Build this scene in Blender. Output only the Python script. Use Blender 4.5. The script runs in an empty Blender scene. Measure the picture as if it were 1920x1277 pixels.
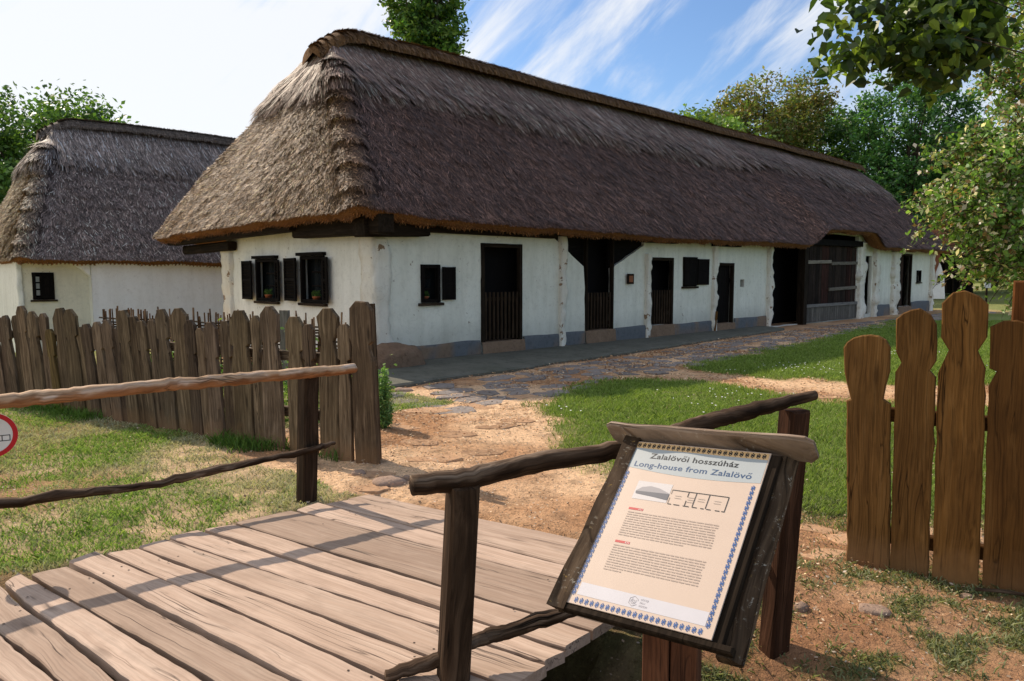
import bpy, math, random
import numpy as np
from mathutils import Vector, Matrix
from mathutils.geometry import delaunay_2d_cdt

random.seed(7); np.random.seed(7)
RNG = np.random.default_rng(11)
SC = bpy.context.scene
COL = SC.collection
V3 = lambda *a: np.array(a, float)

# ------------------------------------------------------------------ camera geometry (used to survey the place)
F, CX, CY, HZ, EYE = 1400.0, 960.0, 638.5, 515.0, 1.6
PITCH = math.atan((CY - HZ) / F)
CAM = V3(0, 0, EYE)
def ray(x, y):
    a, b = (x - CX) / F, (CY - y) / F
    return V3(a, math.cos(PITCH) + b * math.sin(PITCH), -math.sin(PITCH) + b * math.cos(PITCH))
def G(x, y, z=0.0):
    d = ray(x, y); return CAM + d * ((z - EYE) / d[2])
def PL(x, y, p0, n):
    d = ray(x, y); n = V3(n[0], n[1], 0); p = V3(p0[0], p0[1], 0)
    return CAM + d * (np.dot(p - CAM, n) / np.dot(d, n))
def AT(x, y, Y):
    d = ray(x, y); return CAM + d * (Y / d[1])

# ------------------------------------------------------------------ noise
def _hash(ix, iy, iz, seed):
    h = (ix.astype(np.int64) * 374761393 + iy.astype(np.int64) * 668265263 + iz.astype(np.int64) * 2147483647 + seed * 974711) & 0xFFFFFFFF
    h = ((h ^ (h >> 13)) * 1274126177) & 0xFFFFFFFF
    return ((h ^ (h >> 16)) & 0xFFFF) / 65535.0
def vnoise(P, scale=1.0, seed=0):
    P = np.asarray(P, float) * scale
    if P.shape[-1] == 2: P = np.concatenate([P, np.zeros(P.shape[:-1] + (1,))], -1)
    i = np.floor(P); f = P - i; f = f * f * (3 - 2 * f)
    x, y, z = i[..., 0], i[..., 1], i[..., 2]; r = 0
    for dx in (0, 1):
        for dy in (0, 1):
            for dz in (0, 1):
                w = (f[..., 0] if dx else 1 - f[..., 0]) * (f[..., 1] if dy else 1 - f[..., 1]) * (f[..., 2] if dz else 1 - f[..., 2])
                r = r + w * _hash(x + dx, y + dy, z + dz, seed)
    return r
def fbm(P, scale=1.0, oct=3, seed=0):
    r, a, t = 0, 1.0, 0
    for k in range(oct):
        r = r + a * vnoise(P, scale * 2 ** k, seed + k * 17); t += a; a *= .5
    return r / t
def sstep(a, b, x):
    t = np.clip((x - a) / (b - a), 0, 1); return t * t * (3 - 2 * t)
def inpoly(X, Y, poly):
    r = np.zeros(X.shape, bool); n = len(poly)
    for i in range(n):
        x0, y0 = poly[i][:2]; x1, y1 = poly[(i + 1) % n][:2]
        c = (y0 > Y) != (y1 > Y)
        with np.errstate(divide='ignore', invalid='ignore'):
            r ^= c & (X < (x1 - x0) * (Y - y0) / (y1 - y0 + 1e-12) + x0)
    return r

# ------------------------------------------------------------------ mesh helpers
def wloc(o):
    r = np.zeros(3)
    while o is not None:
        r = r + np.array(o.location); o = o.parent
    return r
def np_mesh(name, verts, faces, mat, parent=None, col=None, gc=None, origin=None, smooth=False):
    verts = np.asarray(verts, np.float64)
    if parent is not None: verts = verts - wloc(parent)
    elif origin is not None: verts = verts - np.asarray(origin, float)
    me = bpy.data.meshes.new(name)
    if isinstance(faces, np.ndarray):
        m, k = faces.shape
        me.vertices.add(len(verts)); me.vertices.foreach_set('co', verts.astype(np.float32).ravel())
        me.loops.add(m * k); me.loops.foreach_set('vertex_index', faces.astype(np.int32).ravel())
        me.polygons.add(m); me.polygons.foreach_set('loop_start', np.arange(0, m * k, k, dtype=np.int32))
        me.update(calc_edges=True)
    else:
        me.from_pydata([tuple(v) for v in verts], [], faces); me.update()
    if col is not None:
        a = me.attributes.new('col', 'FLOAT_COLOR', 'POINT')
        c = np.ones((len(verts), 4), np.float32); c[:, :3] = col; a.data.foreach_set('color', c.ravel())
    if gc is not None:
        a = me.attributes.new('gc', 'FLOAT_VECTOR', 'POINT'); a.data.foreach_set('vector', np.asarray(gc, np.float32).ravel())
    if smooth: me.polygons.foreach_set('use_smooth', np.ones(len(me.polygons), bool))
    me.materials.append(mat)
    o = bpy.data.objects.new(name, me); COL.objects.link(o)
    if parent is not None: o.parent = parent
    elif origin is not None: o.location = origin
    return o
def tag(o, label=None, cat=None, group=None, kind=None):
    if label: o['label'] = label
    if cat: o['category'] = cat
    if group: o['group'] = group
    if kind: o['kind'] = kind
    return o
def thing(name, label, cat, loc, group=None):
    o = bpy.data.objects.new(name, None); o.empty_display_size = .2; COL.objects.link(o)
    o.location = tuple(float(c) for c in loc); return tag(o, label, cat, group)
def unit(v):
    v = np.asarray(v, float); return v / (np.linalg.norm(v) + 1e-12)

class MB:
    """collects shapes; build() links ONE mesh. gc = grain coordinates (along, across, across) for wood."""
    def __init__(s): s.v, s.f, s.g, s.c = [], [], [], []
    def add(s, verts, faces, gc=None, col=None):
        b = len(s.v)
        s.v += [tuple(p) for p in verts]; s.f += [tuple(i + b for i in f) for f in faces]
        s.g += [tuple(g) for g in (gc if gc is not None else verts)]
        s.c += [tuple(col if col is not None else (1, 1, 1))] * len(verts)
        return s
    def prism(s, outline, o, ax, ay, az, th, ch=.006, along=1, col=None):
        """outline: 2D points (ccw) in (ax, ay); extruded th along az, with chamfered front and back edges"""
        o, ax, ay, az = map(np.asarray, (o, ax, ay, az)); ol = np.array(outline, float); n = len(ol)
        c = ol.mean(0)
        nxt, prv = np.roll(ol, -1, 0), np.roll(ol, 1, 0)
        e1 = nxt - ol; e0 = ol - prv
        n1 = np.stack([e1[:, 1], -e1[:, 0]], 1); n0 = np.stack([e0[:, 1], -e0[:, 0]], 1)
        n1 /= np.linalg.norm(n1, axis=1)[:, None] + 1e-9; n0 /= np.linalg.norm(n0, axis=1)[:, None] + 1e-9
        nn = n1 + n0; nn /= np.linalg.norm(nn, axis=1)[:, None] + 1e-9
        ins = ol - nn * ch
        rings = [(ins, 0), (ol, ch), (ol, th - ch), (ins, th)]
        off = np.random.rand(3) * 50
        V, g = [], []
        for r, z in rings:
            for q in r:
                V.append(o + ax * q[0] + ay * q[1] + az * z)
                g.append((q[1] + off[0], q[0] + off[1], z + off[2]) if along == 1 else (q[0] + off[0], q[1] + off[1], z + off[2]))
        f = [tuple(reversed(range(n))), tuple(range(3 * n, 4 * n))]
        for k in range(3):
            for i in range(n):
                j = (i + 1) % n; f.append((k * n + i, k * n + j, (k + 1) * n + j, (k + 1) * n + i))
        return s.add(V, f, g, col)
    def box(s, o, ax, ay, az, size, ch=.006, along=1, col=None):
        """o = centre of the bottom face in az; size (along ax, ay, az)"""
        a, b, c = size
        return s.prism([(-a / 2, -b / 2), (a / 2, -b / 2), (a / 2, b / 2), (-a / 2, b / 2)], o, ax, ay, az, c, ch, along, col)
    def bar(s, p, q, w, h, up=(0, 0, 1), ch=.006, col=None):
        """rectangular bar from p to q"""
        p, q = np.asarray(p, float), np.asarray(q, float); d = unit(q - p); sx = unit(np.cross(d, up)); uz = np.cross(sx, d)
        L = np.linalg.norm(q - p)
        return s.prism([(-w / 2, -h / 2), (w / 2, -h / 2), (w / 2, h / 2), (-w / 2, h / 2)], p, sx, uz, d, L, ch, 1, col) if False else \
            s.prism([(-w / 2, 0), (w / 2, 0), (w / 2, L), (-w / 2, L)], p - uz * h / 2, sx, d, uz, h, ch, 1, col)
    def tube(s, pts, rad, sides=10, rough=.0, seed=0, col=None, sq=None, caps=True):
        pts = np.array(pts, float); n = len(pts)
        rad = np.full(n, rad) if np.isscalar(rad) else np.array(rad, float)
        T = np.gradient(pts, axis=0) if n > 2 else np.repeat((pts[1] - pts[0])[None], n, 0)
        up = V3(0, 0, 1) if abs(unit(T[0])[2]) < .9 else V3(0, 1, 0)
        V, g, L = [], [], 0; off = np.random.rand(3) * 40
        for i in range(n):
            d = unit(T[i]); sx = unit(np.cross(d, up)); uz = np.cross(sx, d)
            if i: L += np.linalg.norm(pts[i] - pts[i - 1])
            for k in range(sides):
                a = 2 * math.pi * k / sides; ca, sa = math.cos(a), math.sin(a)
                r = rad[i]
                if sq: r *= (1 / max(abs(ca), abs(sa)) ) ** sq
                p = pts[i] + (sx * ca + uz * sa) * r
                if rough: p = p + (sx * ca + uz * sa) * r * rough * (float(vnoise(np.array([[L * 9, ca * 1.5 + seed * 3.1, sa * 1.5]]), 1.0, seed)[0]) - .5) * 2
                V.append(p); g.append((L + off[0], ca * rad[i] + off[1], sa * rad[i] + off[2]))
        f = []
        for i in range(n - 1):
            for k in range(sides):
                j = (k + 1) % sides; f.append((i * sides + k, i * sides + j, (i + 1) * sides + j, (i + 1) * sides + k))
        if caps: f.append(tuple(reversed(range(sides)))); f.append(tuple(range((n - 1) * sides, n * sides)))
        return s.add(V, f, g, col)
    def quad(s, pts, col=None): return s.add(pts, [tuple(range(len(pts)))], None, col)
    def build(s, name, mat, parent=None, origin=None, smooth=False, bevel=0):
        o = np_mesh(name, s.v, s.f, mat, parent, np.array(s.c), np.array(s.g), origin, smooth)
        return o
def smooth_pts(pts, k=6):
    """Catmull-Rom through control points"""
    P = np.array(pts, float); P = np.vstack([2 * P[0] - P[1], P, 2 * P[-1] - P[-2]]); out = []
    for i in range(1, len(P) - 2):
        for t in np.linspace(0, 1, k, endpoint=False):
            out.append(.5 * ((2 * P[i]) + (-P[i - 1] + P[i + 1]) * t + (2 * P[i - 1] - 5 * P[i] + 4 * P[i + 1] - P[i + 2]) * t ** 2 + (-P[i - 1] + 3 * P[i] - 3 * P[i + 1] + P[i + 2]) * t ** 3))
    out.append(P[-2]); return np.array(out)

# ------------------------------------------------------------------ materials
class NT:
    def __init__(s, name):
        s.m = bpy.data.materials.new(name); s.m.use_nodes = True; s.t = s.m.node_tree; s.t.nodes.clear()
        s.out = s.t.nodes.new('ShaderNodeOutputMaterial')
    def n(s, ty, **kw):
        q = s.t.nodes.new(ty)
        for k, v in kw.items(): setattr(q, k, v)
        return q
    def l(s, a, b): s.t.links.new(a, b)
    def put(s, sock, v):
        if isinstance(v, bpy.types.NodeSocket): s.l(v, sock)
        elif isinstance(v, (tuple, list)) and sock.type == 'RGBA' and len(v) == 3: sock.default_value = (*v, 1)
        else: sock.default_value = v
    def obj(s): return s.n('ShaderNodeTexCoord').outputs['Object']
    def attr(s, name, out='Vector'): return s.n('ShaderNodeAttribute', attribute_name=name).outputs[out]
    def map(s, vec, scale=(1, 1, 1), loc=(0, 0, 0)):
        q = s.n('ShaderNodeMapping'); s.l(vec, q.inputs[0]); q.inputs['Scale'].default_value = scale; q.inputs['Location'].default_value = loc; return q.outputs[0]
    def noise(s, vec, scale=5, detail=4, rough=.6, dist=0):
        q = s.n('ShaderNodeTexNoise'); s.l(vec, q.inputs['Vector']); q.inputs['Scale'].default_value = scale
        q.inputs['Detail'].default_value = detail; q.inputs['Roughness'].default_value = rough; q.inputs['Distortion'].default_value = dist; return q.outputs['Fac']
    def voro(s, vec, scale=5, feature='F1', out='Distance'):
        q = s.n('ShaderNodeTexVoronoi', feature=feature); s.l(vec, q.inputs['Vector']); q.inputs['Scale'].default_value = scale; return q.outputs[out]
    def ramp(s, fac, stops, interp='LINEAR'):
        q = s.n('ShaderNodeValToRGB'); s.l(fac, q.inputs[0]); q.color_ramp.interpolation = interp; e = q.color_ramp.elements
        while len(e) < len(stops): e.new(.5)
        for i, (p, c) in enumerate(stops):
            e[i].position = p; e[i].color = (c, c, c, 1) if np.isscalar(c) else (*c, 1)
        return q.outputs[0]
    def mix(s, fac, a, b, mode='MIX'):
        q = s.n('ShaderNodeMix', data_type='RGBA', blend_type=mode); s.put(q.inputs[0], fac); s.put(q.inputs[6], a); s.put(q.inputs[7], b); return q.outputs[2]
    def math(s, op, a, b=0.0):
        q = s.n('ShaderNodeMath', operation=op); s.put(q.inputs[0], a); s.put(q.inputs[1], b); return q.outputs[0]
    def bump(s, h, strength=.5, dist=.01, prev=None):
        q = s.n('ShaderNodeBump'); s.l(h, q.inputs['Height']); q.inputs['Strength'].default_value = strength; q.inputs['Distance'].default_value = dist
        if prev is not None: s.l(prev, q.inputs['Normal'])
        return q.outputs[0]
    def bsdf(s, color, rough=.85, normal=None, spec=.3, trans=None, tcol=None, metal=0):
        b = s.n('ShaderNodeBsdfPrincipled'); s.put(b.inputs['Base Color'], color); s.put(b.inputs['Roughness'], rough)
        b.inputs['Specular IOR Level'].default_value = spec; b.inputs['Metallic'].default_value = metal
        if normal is not None: s.l(normal, b.inputs['Normal'])
        if trans:
            t = s.n('ShaderNodeBsdfTranslucent'); s.put(t.inputs[0], tcol if tcol is not None else color)
            x = s.n('ShaderNodeMixShader'); x.inputs[0].default_value = trans; s.l(b.outputs[0], x.inputs[1]); s.l(t.outputs[0], x.inputs[2]); s.l(x.outputs[0], s.out.inputs[0])
        else: s.l(b.outputs[0], s.out.inputs[0])
        return s.m

def wood(name, dark, mid, light, grain=30, crack=.5, lichen=None, warp_=3.2, bumpd=.004, rough=.8, spec=.25, moss=None, foot=None, fk=1.0):
    t = NT(name); g = t.attr('gc')
    warp = t.noise(t.map(g, (1.3, 3, 3)), 1.0, 2)
    gv = t.n('ShaderNodeVectorMath', operation='ADD'); t.l(t.map(g, (1.1, grain, grain)), gv.inputs[0])
    w2 = t.n('ShaderNodeVectorMath', operation='SCALE'); t.l(t.n('ShaderNodeTexNoise').outputs[1], w2.inputs[0])
    nn = w2.inputs[0].links[0].from_node; t.l(t.map(g, (.9, 4, 4)), nn.inputs['Vector']); nn.inputs['Scale'].default_value = 1.6; w2.inputs['Scale'].default_value = warp_
    t.l(w2.outputs[0], gv.inputs[1])
    fine = t.noise(gv.outputs[0], 1.0, 5, .65)
    c = t.ramp(fine, [(.28, dark), (.5, mid), (.72, light)])
    big = t.noise(t.map(g, (1.0, 5, 5), (3, 7, 1)), 1.2, 3)
    c = t.mix(t.ramp(big, [(.35, .55), (.7, 0.0)]), c, dark, 'MIX')
    ck = t.noise(t.map(gv.outputs[0], (.42, .55, .55), (9, 2, 4)), 1.0, 2, .5)
    ckm = t.ramp(ck, [(.485, 0), (.5, 1), (.515, 0)])
    msk = t.ramp(t.noise(t.map(g, (1.2, 6, 6), (1, 1, 8)), 1.0, 1), [(.5, 0), (.62, crack)])
    cm = t.math('MULTIPLY', ckm, msk)
    c = t.mix(cm, c, tuple(x * .18 for x in dark))
    kn = t.voro(t.map(g, (1.6, 7, 7)), 1.0)
    c = t.mix(t.ramp(kn, [(.05, .75), (.16, 0)]), c, tuple(x * .45 for x in dark))
    r2 = None
    if lichen:
        lm = t.ramp(t.noise(g, 85, 4, .7), [(.57, 0), (.64, 1)])
        lm = t.math('MULTIPLY', lm, t.ramp(t.noise(g, 14, 3), [(.45, 0), (.68, .85)]))
        c = t.mix(lm, c, t.ramp(t.noise(g, 40, 1), [(.50, lichen[0]), (.60, lichen[1])]))
    if moss is not None:
        mm = t.ramp(t.noise(g, 3.5, 4, .7), [(.5, 0), (.7, .6)]); c = t.mix(mm, c, moss)
    fib = t.noise(t.map(gv.outputs[0], (.9, 3.3, 3.3)), 1.0, 3, .6)
    c = t.mix(1.0, c, t.ramp(fib, [(.32, 1 - .42 * fk), (.5, 1.0), (.68, 1 + .22 * fk)]), 'MULTIPLY')
    st = t.ramp(t.noise(t.map(g, (2.2, 4, 4), (5, 2, 2)), 1.3, 4, .65), [(.50, 0), (.72, .45)]); c = t.mix(st, c, tuple(x * .7 for x in dark))
    if foot is not None:
        sp_ = t.n('ShaderNodeSeparateXYZ'); t.l(t.n('ShaderNodeNewGeometry').outputs['Position'], sp_.inputs[0])
        hz = t.math('ADD', sp_.outputs[2], t.math('MULTIPLY', t.math('SUBTRACT', t.noise(g, 9, 3), .5), .22))
        c = t.mix(t.ramp(hz, [(.02, .75), (.20, 0)]), c, foot)
    c = t.mix(1.0, c, t.attr('col', 'Color'), 'MULTIPLY')
    h = t.math('SUBTRACT', t.math('ADD', fine, t.math('MULTIPLY', fib, .35)), t.math('MULTIPLY', cm, 1.2))
    return t.bsdf(c, rough, t.bump(h, .7, bumpd), spec)

MT = {}
MT['deck'] = wood('deck_wood', (.40, .305, .24), (.56, .455, .375), (.66, .565, .48), 34, 1.0, bumpd=.003, warp_=1.6, fk=.38)
MT['picket'] = wood('weathered_oak', (.055, .037, .024), (.145, .105, .069), (.29, .22, .155), 36, 1.0, bumpd=.008, spec=.1, foot=(.20, .12, .065))
MT['pickett'] = wood('tan_oak', (.105, .050, .015), (.175, .085, .024), (.255, .135, .046), 38, .9, bumpd=.007, foot=(.24, .13, .06), spec=.1)
MT['darkwood'] = wood('dark_timber', (.012, .008, .005), (.026, .018, .012), (.05, .035, .024), 24, .6, bumpd=.006, spec=.06)
MT['black'] = wood('black_timber', (.005, .004, .004), (.010, .008, .007), (.018, .014, .012), 24, .4, spec=.05)
MT['bark'] = wood('barked_pole', (.018, .010, .006), (.058, .036, .022), (.22, .165, .12), 22, 1.0, bumpd=.018, spec=.1)
MT['brownpost'] = wood('brown_post', (.02, .011, .006), (.052, .031, .018), (.125, .08, .05), 28, .8, bumpd=.008, spec=.1)
MT['palepole'] = wood('peeled_pole', (.28, .14, .06), (.52, .34, .20), (.70, .58, .47), 16, .8, bumpd=.010)
MT['postw'] = wood('board_post_wood', (.09, .032, .014), (.17, .065, .03), (.24, .105, .055), 28, .7)
MT['lichenw'] = wood('lichen_timber', (.022, .013, .008), (.07, .045, .027), (.17, .12, .078), 20, .6, lichen=((.50, .47, .40), (.42, .27, .07)), bumpd=.014, spec=.1)
MT['capw'] = wood('cap_timber', (.16, .105, .07), (.42, .32, .245), (.58, .47, .39), 20, .6, lichen=((.66, .63, .56), (.45, .28, .07)), bumpd=.014, spec=.1)
MT['gatew'] = wood('gate_boards', (.012, .008, .006), (.028, .018, .014), (.055, .036, .028), 14, .6, spec=.06)
MT['greyw'] = wood('grey_boards', (.10, .09, .075), (.18, .165, .14), (.26, .24, .21), 18, .6)
MT['trunk'] = wood('tree_bark', (.03, .022, .016), (.065, .05, .036), (.11, .085, .065), 8, .5, bumpd=.02)

def plaster_mat(name, white, stain, patch=.5, flaky=False):
    t = NT(name); o = t.obj()
    c = t.mix(t.ramp(t.noise(o, .9, 4, .6), [(.4, 0), (.75, .55)]), white, stain)
    c = t.mix(t.ramp(t.noise(o, 9, 5, .7), [(.5, 0), (.8, .4)]), c, tuple(x * .72 for x in stain))
    sp = t.math('MULTIPLY', t.ramp(t.noise(o, 14, 3, .65), [(.66, 0), (.69, 1)]), t.ramp(t.noise(o, 1.6, 2), [(.45, 0), (.6, patch)]))
    c = t.mix(sp, c, (.20, .13, .08))
    stk = t.ramp(t.noise(t.map(o, (5, 5, .55)), 1.0, 5, .6), [(.45, 0), (.75, .38)]); c = t.mix(stk, c, tuple(x * .80 for x in stain))
    hc = t.ramp(t.noise(o, 2.2, 3, .5, 1.5), [(.495, 0), (.5, .22), (.505, 0)]); c = t.mix(hc, c, tuple(x * .4 for x in stain))
    if flaky: c = t.mix(t.ramp(t.noise(o, 4.2, 5, .62), [(.625, 0), (.64, 1)]), c, t.ramp(t.noise(o, 20, 3), [(.3, (.17, .10, .055)), (.7, (.34, .23, .14))]))
    c = t.mix(1.0, c, t.attr('col', 'Color'), 'MULTIPLY')
    h = t.math('ADD', t.noise(o, 3.0, 5, .6), t.math('MULTIPLY', t.noise(o, 26, 4, .6), .22))
    return t.bsdf(c, .9, t.bump(h, .6, .03), .2)
MT['plaster'] = plaster_mat('limewash_plaster', (.83, .825, .755), (.63, .625, .54), .8)
MT['plaster2'] = plaster_mat('glare_whitened_limewash', (.92, .89, .87), (.86, .80, .75), .2)  # whitened so that the overexposed glare on the cottage wall sits in the colour
MT['quoin'] = plaster_mat('flaking_corner_plaster', (.78, .75, .66), (.58, .51, .40), 1.0, True)
def stone_mat(name, a, b, sc=4, bd=.02):
    t = NT(name); o = t.obj()
    c = t.mix(t.noise(o, sc, 6, .65), a, b)
    c = t.mix(t.ramp(t.noise(o, sc * 5, 4, .7), [(.5, 0), (.7, .5)]), c, tuple(x * .5 for x in a))
    c = t.mix(1.0, c, t.attr('col', 'Color'), 'MULTIPLY')
    h = t.math('ADD', t.noise(o, sc * 2, 6, .65), t.math('MULTIPLY', t.noise(o, sc * 14, 3), .3))
    return t.bsdf(c, .9, t.bump(h, .7, bd), .2)
MT['plinth'] = stone_mat('grey_plinth_paint', (.10, .112, .125), (.15, .16, .17), 2.5, .02)
MT['brick'] = stone_mat('worn_brick_sill', (.13, .085, .055), (.30, .20, .13), 4, .03)
MT['kerb'] = stone_mat('worn_concrete', (.065, .072, .052), (.20, .19, .16), 1.6, .03)
MT['flag'] = stone_mat('flagstone', (.19, .165, .145), (.34, .295, .26), 3, .016)
MT['boulder'] = stone_mat('brown_boulder', (.16, .095, .06), (.28, .19, .13), 3, .05)
MT['pebble'] = stone_mat('pale_stone', (.25, .16, .115), (.42, .31, .24), 8, .02)
def flat(name, c, rough=.6, spec=.3, metal=0, var=.15):
    t = NT(name); o = t.obj()
    cc = t.mix(t.ramp(t.noise(o, 12, 4), [(.3, 0), (.8, 1)]), c, tuple(x * (1 - var) for x in c))
    return t.bsdf(cc, rough, None, spec, metal=metal)
MT['void'] = flat('interior_shade', (.012, .011, .012), .95, .05)  # near black, stands in for the shade inside the openings
MT['terracotta'] = flat('terracotta', (.36, .12, .055), .8, .2)
MT['iron'] = flat('iron', (.03, .03, .032), .5, .4)
MT['glass'] = flat('window_glass', (.015, .018, .02), .08, .6)
def attrmat(name, rough=.8, trans=0, tmul=(1.3, 1.35, .6), spec=.25, var=.0, shinevar=0):
    t = NT(name); c = t.attr('col', 'Color')
    if var: c = t.mix(1.0, c, t.ramp(t.noise(t.obj(), var, 3), [(.2, .55), (.8, 1.35)]), 'MULTIPLY')
    tc = t.mix(1.0, c, tmul, 'MULTIPLY') if trans else None
    return t.bsdf(c, rough, None, spec, trans, tc)
MT['leaf'] = attrmat('foliage', .45, .38, spec=.4)
MT['grass'] = attrmat('grass_blades', .6, .32, (1.2, 1.25, .6), spec=.25)
MT['litter'] = attrmat('dry_litter', .9)
def thatch_mat():
    t = NT('thatch'); c = t.attr('col', 'Color'); o = t.obj()
    c = t.mix(1.0, c, t.ramp(t.noise(o, 22, 4, .7), [(.25, .35), (.75, 1.5)]), 'MULTIPLY')
    return t.bsdf(c, .75, t.bump(t.noise(o, 40, 4, .7), .9, .03), .08)
MT['thatch'] = thatch_mat()
MT['straw'] = attrmat('straw', .62, spec=.28)
def cut_reed():
    t = NT('cut_reed_ends'); o = t.obj()
    c = t.ramp(t.noise(o, 55, 4, .7), [(.3, (.06, .022, .008)), (.55, (.26, .11, .035)), (.8, (.42, .20, .07))])
    return t.bsdf(c, .85, t.bump(t.noise(o, 70, 3), .9, .02), .2)
MT['reed'] = cut_reed()
def tile_mat():
    t = NT('roof_tiles'); o = t.obj()
    c = t.ramp(t.noise(o, 6, 3), [(.3, (.12, .045, .03)), (.7, (.28, .11, .065))])
    return t.bsdf(c, .8, t.bump(t.noise(t.map(o, (6, 6, 6)), 1), .8, .03), .2)
MT['tile'] = tile_mat()

# ------------------------------------------------------------------ light, sky, camera
SUN_EL, SUN_AZ = math.radians(40.5), math.radians(-46.0)
sd = V3(math.sin(SUN_AZ) * math.cos(SUN_EL), math.cos(SUN_AZ) * math.cos(SUN_EL), math.sin(SUN_EL))
def setup():
    cam = bpy.data.cameras.new('camera'); co = bpy.data.objects.new('camera', cam); COL.objects.link(co)
    co.location = tuple(CAM); co.rotation_euler = (math.pi / 2 - PITCH, 0, 0)
    cam.sensor_width = 36; cam.lens = 36 * F / 1920; cam.clip_start = .05; cam.clip_end = 2000
    SC.camera = co
    li = bpy.data.lights.new('sun', 'SUN'); lo = bpy.data.objects.new('sun', li); COL.objects.link(lo)
    li.energy = 5.0; li.angle = math.radians(.55); li.color = (1.0, .85, .68)
    lo.rotation_euler = Vector(tuple(sd)).to_track_quat('Z', 'Y').to_euler(); lo.location = (-20, 20, 30)
    w = bpy.data.worlds.new('World'); SC.world = w; w.use_nodes = True; t = w.node_tree; t.nodes.clear()
    N = t.nodes.new; L = t.links.new
    out = N('ShaderNodeOutputWorld'); bg = N('ShaderNodeBackground'); sky = N('ShaderNodeTexSky'); sky.sky_type = 'NISHITA'
    sky.sun_disc = False; sky.sun_elevation = SUN_EL; sky.sun_rotation = SUN_AZ; sky.air_density = 1.0; sky.dust_density = .6; sky.ozone_density = 1.6
    tc = N('ShaderNodeTexCoord')
    def mp(scale, rot=(0, 0, 0), loc=(0, 0, 0)):
        m = N('ShaderNodeMapping'); m.vector_type = 'TEXTURE'; L(tc.outputs['Generated'], m.inputs[0]); m.inputs['Scale'].default_value = scale; m.inputs['Rotation'].default_value = rot; m.inputs['Location'].default_value = loc; return m.outputs[0]
    def noi(v, sc, det, ro, di):
        n = N('ShaderNodeTexNoise'); L(v, n.inputs[0]); n.inputs['Scale'].default_value = sc; n.inputs['Detail'].default_value = det; n.inputs['Roughness'].default_value = ro; n.inputs['Distortion'].default_value = di; return n.outputs[0]
    def ramp(f, a, b, va=0, vb=1):
        r = N('ShaderNodeMapRange'); r.interpolation_type = 'SMOOTHSTEP'; L(f, r.inputs[0])
        for i, v in enumerate((a, b, va, vb)): r.inputs[1 + i].default_value = v
        return r.outputs[0]
    def m(op, a, b):
        q = N('ShaderNodeMath'); q.operation = op
        for i, v in enumerate((a, b)):
            if isinstance(v, (int, float)): q.inputs[i].default_value = v
            else: L(v, q.inputs[i])
        return q.outputs[0]
    # wispy cirrus: stretched noise, thickening to a bright veil on the sun's side
    n1 = noi(mp((1.0, .8, .34), (.0, -.62, .0), (3.1, .4, 2.2)), 2.3, 9, .60, .8)
    n2 = noi(mp((1.0, .6, .16), (.0, -.75, .0), (.3, 1.4, .2)), 3.2, 8, .62, .5)
    sep = N('ShaderNodeSeparateXYZ'); L(tc.outputs['Generated'], sep.inputs[0])
    left = ramp(m('MULTIPLY', sep.outputs[0], -1.0), -.10, .42)
    c = m('ADD', m('MULTIPLY', n1, .62), m('MULTIPLY', n2, .38))
    cl = ramp(m('ADD', c, m('MULTIPLY', left, .145)), .43, .65)
    cl = m('MULTIPLY', cl, .90)
    mx = N('ShaderNodeMix'); mx.data_type = 'RGBA'; L(cl, mx.inputs[0])
    sc_ = N('ShaderNodeMix'); sc_.data_type = 'RGBA'; sc_.blend_type = 'MULTIPLY'; sc_.inputs[0].default_value = 1; L(sky.outputs[0], sc_.inputs[6]); sc_.inputs[7].default_value = (.84, 1.0, 1.18, 1)
    L(sc_.outputs[2], mx.inputs[6])
    mx.inputs[7].default_value = (7.9, 7.95, 8.0, 1)
    L(mx.outputs[2], bg.inputs[0]); bg.inputs[1].default_value = .125; L(bg.outputs[0], out.inputs[0])
    vs = SC.view_settings; vs.view_transform = 'Standard'; vs.look = 'None'; vs.exposure = 0; vs.gamma = 1
    SC.cycles.max_bounces = 6; SC.cycles.diffuse_bounces = 3; SC.cycles.glossy_bounces = 2; SC.cycles.transmission_bounces = 3; SC.cycles.transparent_max_bounces = 4
    SC.cycles.use_denoising = True
setup()

# ------------------------------------------------------------------ house frame
A0 = math.radians(45.4)
U = V3(math.sin(A0), math.cos(A0), 0); NV = V3(math.cos(A0), -math.sin(A0), 0); Z = V3(0, 0, 1)
HC = V3(-2.30, 12.61, 0)
def H(t, s, z): return HC + U * t + NV * s + Z * z

# ------------------------------------------------------------------ ground
DECK_POLY = [(-1.0, 5.4), (.45, 4.42), (.35, 3.3), (-.3, 2.7), (-.9, 1.8), (-3.6, 2.6), (-2.75, 3.75)]
def segd(X, Y, a, b):
    ax, ay = a; bx, by = b; dx, dy = bx - ax, by - ay
    t = np.clip(((X - ax) * dx + (Y - ay) * dy) / (dx * dx + dy * dy), 0, 1)
    return np.hypot(X - ax - t * dx, Y - ay - t * dy)
def gz(X, Y):
    X, Y = np.asarray(X, float), np.asarray(Y, float)
    P = np.stack([X, Y], -1)
    z = (fbm(P, 1.3, 3, 5) - .5) * .05 + (fbm(P, 6, 3, 8) - .5) * .03
    z = z * (1 - .6 * sstep(9, 14, Y))
    z = z - .85 * np.exp(-(segd(X, Y, (-1.2, 3.75), (1.15, 2.0)) / .52) ** 2)
    dk = inpoly(X, Y, DECK_POLY)
    z = np.where(dk, np.minimum(z - .05, -.07), z)
    # the neighbouring yard behind the long house lies a little lower
    st = (X - HC[0]) * NV[0] + (Y - HC[1]) * NV[1]
    z = z - .5 * sstep(-6.5, -9.5, st) * sstep(13, 17, Y)
    # lawn rises gently far away
    z = z + .9 * sstep(45, 95, Y)
    return z
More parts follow.
